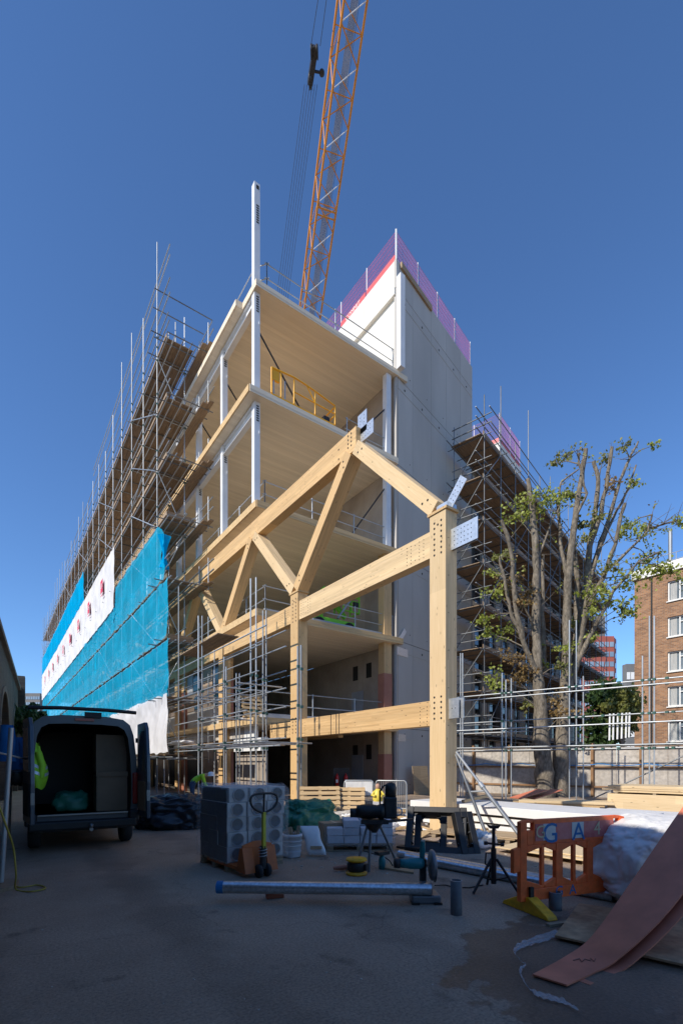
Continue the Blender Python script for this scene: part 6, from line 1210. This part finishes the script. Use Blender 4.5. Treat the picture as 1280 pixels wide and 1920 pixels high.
# ================================================================== workers
def person(label, loc, rz, J, cloth, helmet=None, scale=1.0):
    T = Thing('person', label, 'person', loc, rz=rz)
    bones = [('pel', 'spn'), ('spn', 'chs'), ('chs', 'nck'), ('nck', 'hed'), ('hed', 'top')]+[x for s_ in 'LR' for x in (('chs', 'sh'+s_), ('sh'+s_, 'el'+s_), ('el'+s_, 'wr'+s_), ('wr'+s_, 'ha'+s_), ('pel', 'hp'+s_), ('hp'+s_, 'kn'+s_), ('kn'+s_, 'an'+s_), ('an'+s_, 'to'+s_))]
    rad = dict(pel=.15, spn=.14, chs=.16, nck=.055, hed=.095, top=.085)
    for s_ in 'LR': rad.update({'sh'+s_: .075, 'el'+s_: .05, 'wr'+s_: .033, 'ha'+s_: .032, 'hp'+s_: .1, 'kn'+s_: .065, 'an'+s_: .045, 'to'+s_: .04})
    names = list(J); me = bpy.data.meshes.new('person'); me.from_pydata([J[k] for k in names], [(names.index(a), names.index(c)) for a, c in bones], [])
    o = bpy.data.objects.new('tmp', me); COL.objects.link(o); o.modifiers.new('skin', 'SKIN'); sub = o.modifiers.new('sub', 'SUBSURF'); sub.levels = 2
    for i, k in enumerate(names): me.skin_vertices[0].data[i].radius = (rad[k], rad[k]*.85 if k in ('pel', 'spn', 'chs') else rad[k]); me.skin_vertices[0].data[i].use_root = (k == 'pel')
    dg = bpy.context.evaluated_depsgraph_get(); ev = bpy.data.meshes.new_from_object(o.evaluated_get(dg)); bpy.data.objects.remove(o)
    for m in ('hivis', cloth, 'skin', 'blackplastic'): ev.materials.append(MATS[m])
    Jv = {k: Vector(v) for k, v in J.items()}
    def near(p):
        best = None
        for a, c in bones:
            d = Jv[c]-Jv[a]; t = max(0, min(1, (p-Jv[a]).dot(d)/max(d.length_squared, 1e-9))); q = (p-Jv[a]-d*t).length
            if best is None or q < best[0]: best = (q, c)
        c = best[1]
        return 2 if c in ('hed', 'top', 'nck') or c[:2] == 'ha' else (3 if c[:2] == 'to' else (1 if c[:2] in ('hp', 'kn', 'an') else 0))
    for p_ in ev.polygons: p_.material_index = near(p_.center); p_.use_smooth = True
    T.put('body', ev, Matrix.Identity(4))
    h = Jv['top']; T.mb('helmet', MB().lathe([(.15, -.02), (.125, 0), (.12, .05), (.09, .1), (.04, .125), (0, .13)], 18, h-Vector((0, 0, .02))), 'helmet_white')
    for s_ in 'LR':
        w_ = Jv['ha'+s_]; d = (w_-Jv['wr'+s_]).normalized(); sd2 = d.orthogonal().normalized()
        fb = MB()
        for i in range(5): fb.path([w_+sd2*(.012*(i-2)), w_+sd2*(.014*(i-2))+d*(.05+.01*(2-abs(i-2))), w_+sd2*(.014*(i-2))+d*(.08+.01*(2-abs(i-2)))+Vector((0, 0, -.01))], [.009, .009, .007], 6)
        T.mb('fingers', fb, 'skin')
    return T
std = dict(pel=(0, 0, .95), spn=(0, 0, 1.12), chs=(0, 0, 1.36), nck=(0, 0, 1.52), hed=(0, -.02, 1.62), top=(0, -.02, 1.72), shL=(-.19, 0, 1.42), elL=(-.25, .02, 1.14), wrL=(-.22, -.16, .95), haL=(-.21, -.22, .92), shR=(.19, 0, 1.42), elR=(.25, .02, 1.14), wrR=(.22, -.16, .95), haR=(.21, -.22, .92), hpL=(-.1, 0, .9), knL=(-.11, -.02, .5), anL=(-.11, .02, .09), toL=(-.12, -.14, .04), hpR=(.1, 0, .9), knR=(.11, -.02, .5), anR=(.11, .02, .09), toR=(.12, -.14, .04))
bend = dict(std); bend.update(spn=(0, -.1, 1.08), chs=(0, -.3, 1.2), nck=(0, -.45, 1.24), hed=(0, -.54, 1.22), top=(0, -.63, 1.24), shL=(-.19, -.34, 1.22), elL=(-.22, -.42, .95), wrL=(-.16, -.52, .75), haL=(-.15, -.54, .69), shR=(.19, -.34, 1.22), elR=(.22, -.42, .95), wrR=(.16, -.52, .75), haR=(.15, -.54, .69))
q = dep(360, 1431, 16.5); person('worker in lime hi-vis jacket and jeans bending over among the scaffold poles', (q.x, q.y, 0), 1.2, bend, 'jeans')
q = onx(433, 590, FX+1.0); person('worker in white helmet standing on the roof slab edge', (FX+1.0, q.y, LV[4]), .4, std, 'jeans')

# scattered chips, stones and scraps on the concrete
ch = MB(); r_ = random.Random(77)
for i in range(520):
    px, py = r_.uniform(540, 1150), r_.uniform(1515, 1640)
    if i < 70: px, py = r_.uniform(0, 1280), r_.uniform(1600, 1900)
    q = gnd(px, py); s_ = (r_.uniform(.006, .022) if i >= 70 else r_.uniform(.003, .009))*(1.8 if py < 1600 and r_.random() < .25 else 1); ch.box(q+Vector((0, 0, s_*.3)), (s_*r_.uniform(.8, 3), s_, s_*.7), RZ(r_.random()*6.28))
o = solo('ground_litter', ch, 'dust_rubble', 'small stones and wood chips scattered over the concrete', 'debris', kind='stuff')

def litter(name, label, cat, m, n, seed, sx, sz, box):
    b = MB(); r_ = random.Random(seed)
    for i in range(n):
        px = r_.uniform(box[0], box[2]); py = r_.uniform(box[1], box[3]); q = gnd(px, py); L_ = r_.uniform(*sx); h = r_.uniform(*sz)
        b.box(q+Vector((0, 0, h*.6+r_.random()*.05)), (L_, L_*r_.uniform(.12, .5), h), RZ(r_.random()*6.28) @ RX(r_.gauss(0, .15)) @ RY(r_.gauss(0, .12)))
    return solo(name, b, m, label, cat, kind='stuff')
litter('timber_scraps', 'loose heap of timber offcuts between the building and the machines', 'debris', 'softwood', 70, 4, (.15, .9), (.02, .07), (560, 1520, 960, 1575))
litter('plastic_scraps', 'scattered white plastic and paper scraps by the glulam columns', 'debris', 'white_sheet', 60, 5, (.06, .3), (.02, .12), (600, 1520, 800, 1565))
litter('dark_scraps', 'dark straps and offcuts lying among the stored materials', 'debris', 'black_steel', 40, 6, (.1, .5), (.02, .06), (580, 1530, 1100, 1600))
for i, (px, py, s_) in enumerate(((735, 1560, .16), (775, 1555, .2), (660, 1545, .2), (905, 1590, .22))):
    lump('plastic_bundle', ['crumpled white plastic bundle behind the block pallet', 'crumpled white plastic bundle beside the large black trestle', 'crumpled white plastic bundle near the leaning pallets', 'crumpled pale sheet beside the narrow black trestle'][i], 'plastic', 'white_sheet', gnd(px, py)+Vector((0, .1, s_*.5)), (s_*1.6, s_, s_*.8), 60+i*3.3, .5, nu=36, nv=18, fr=3)
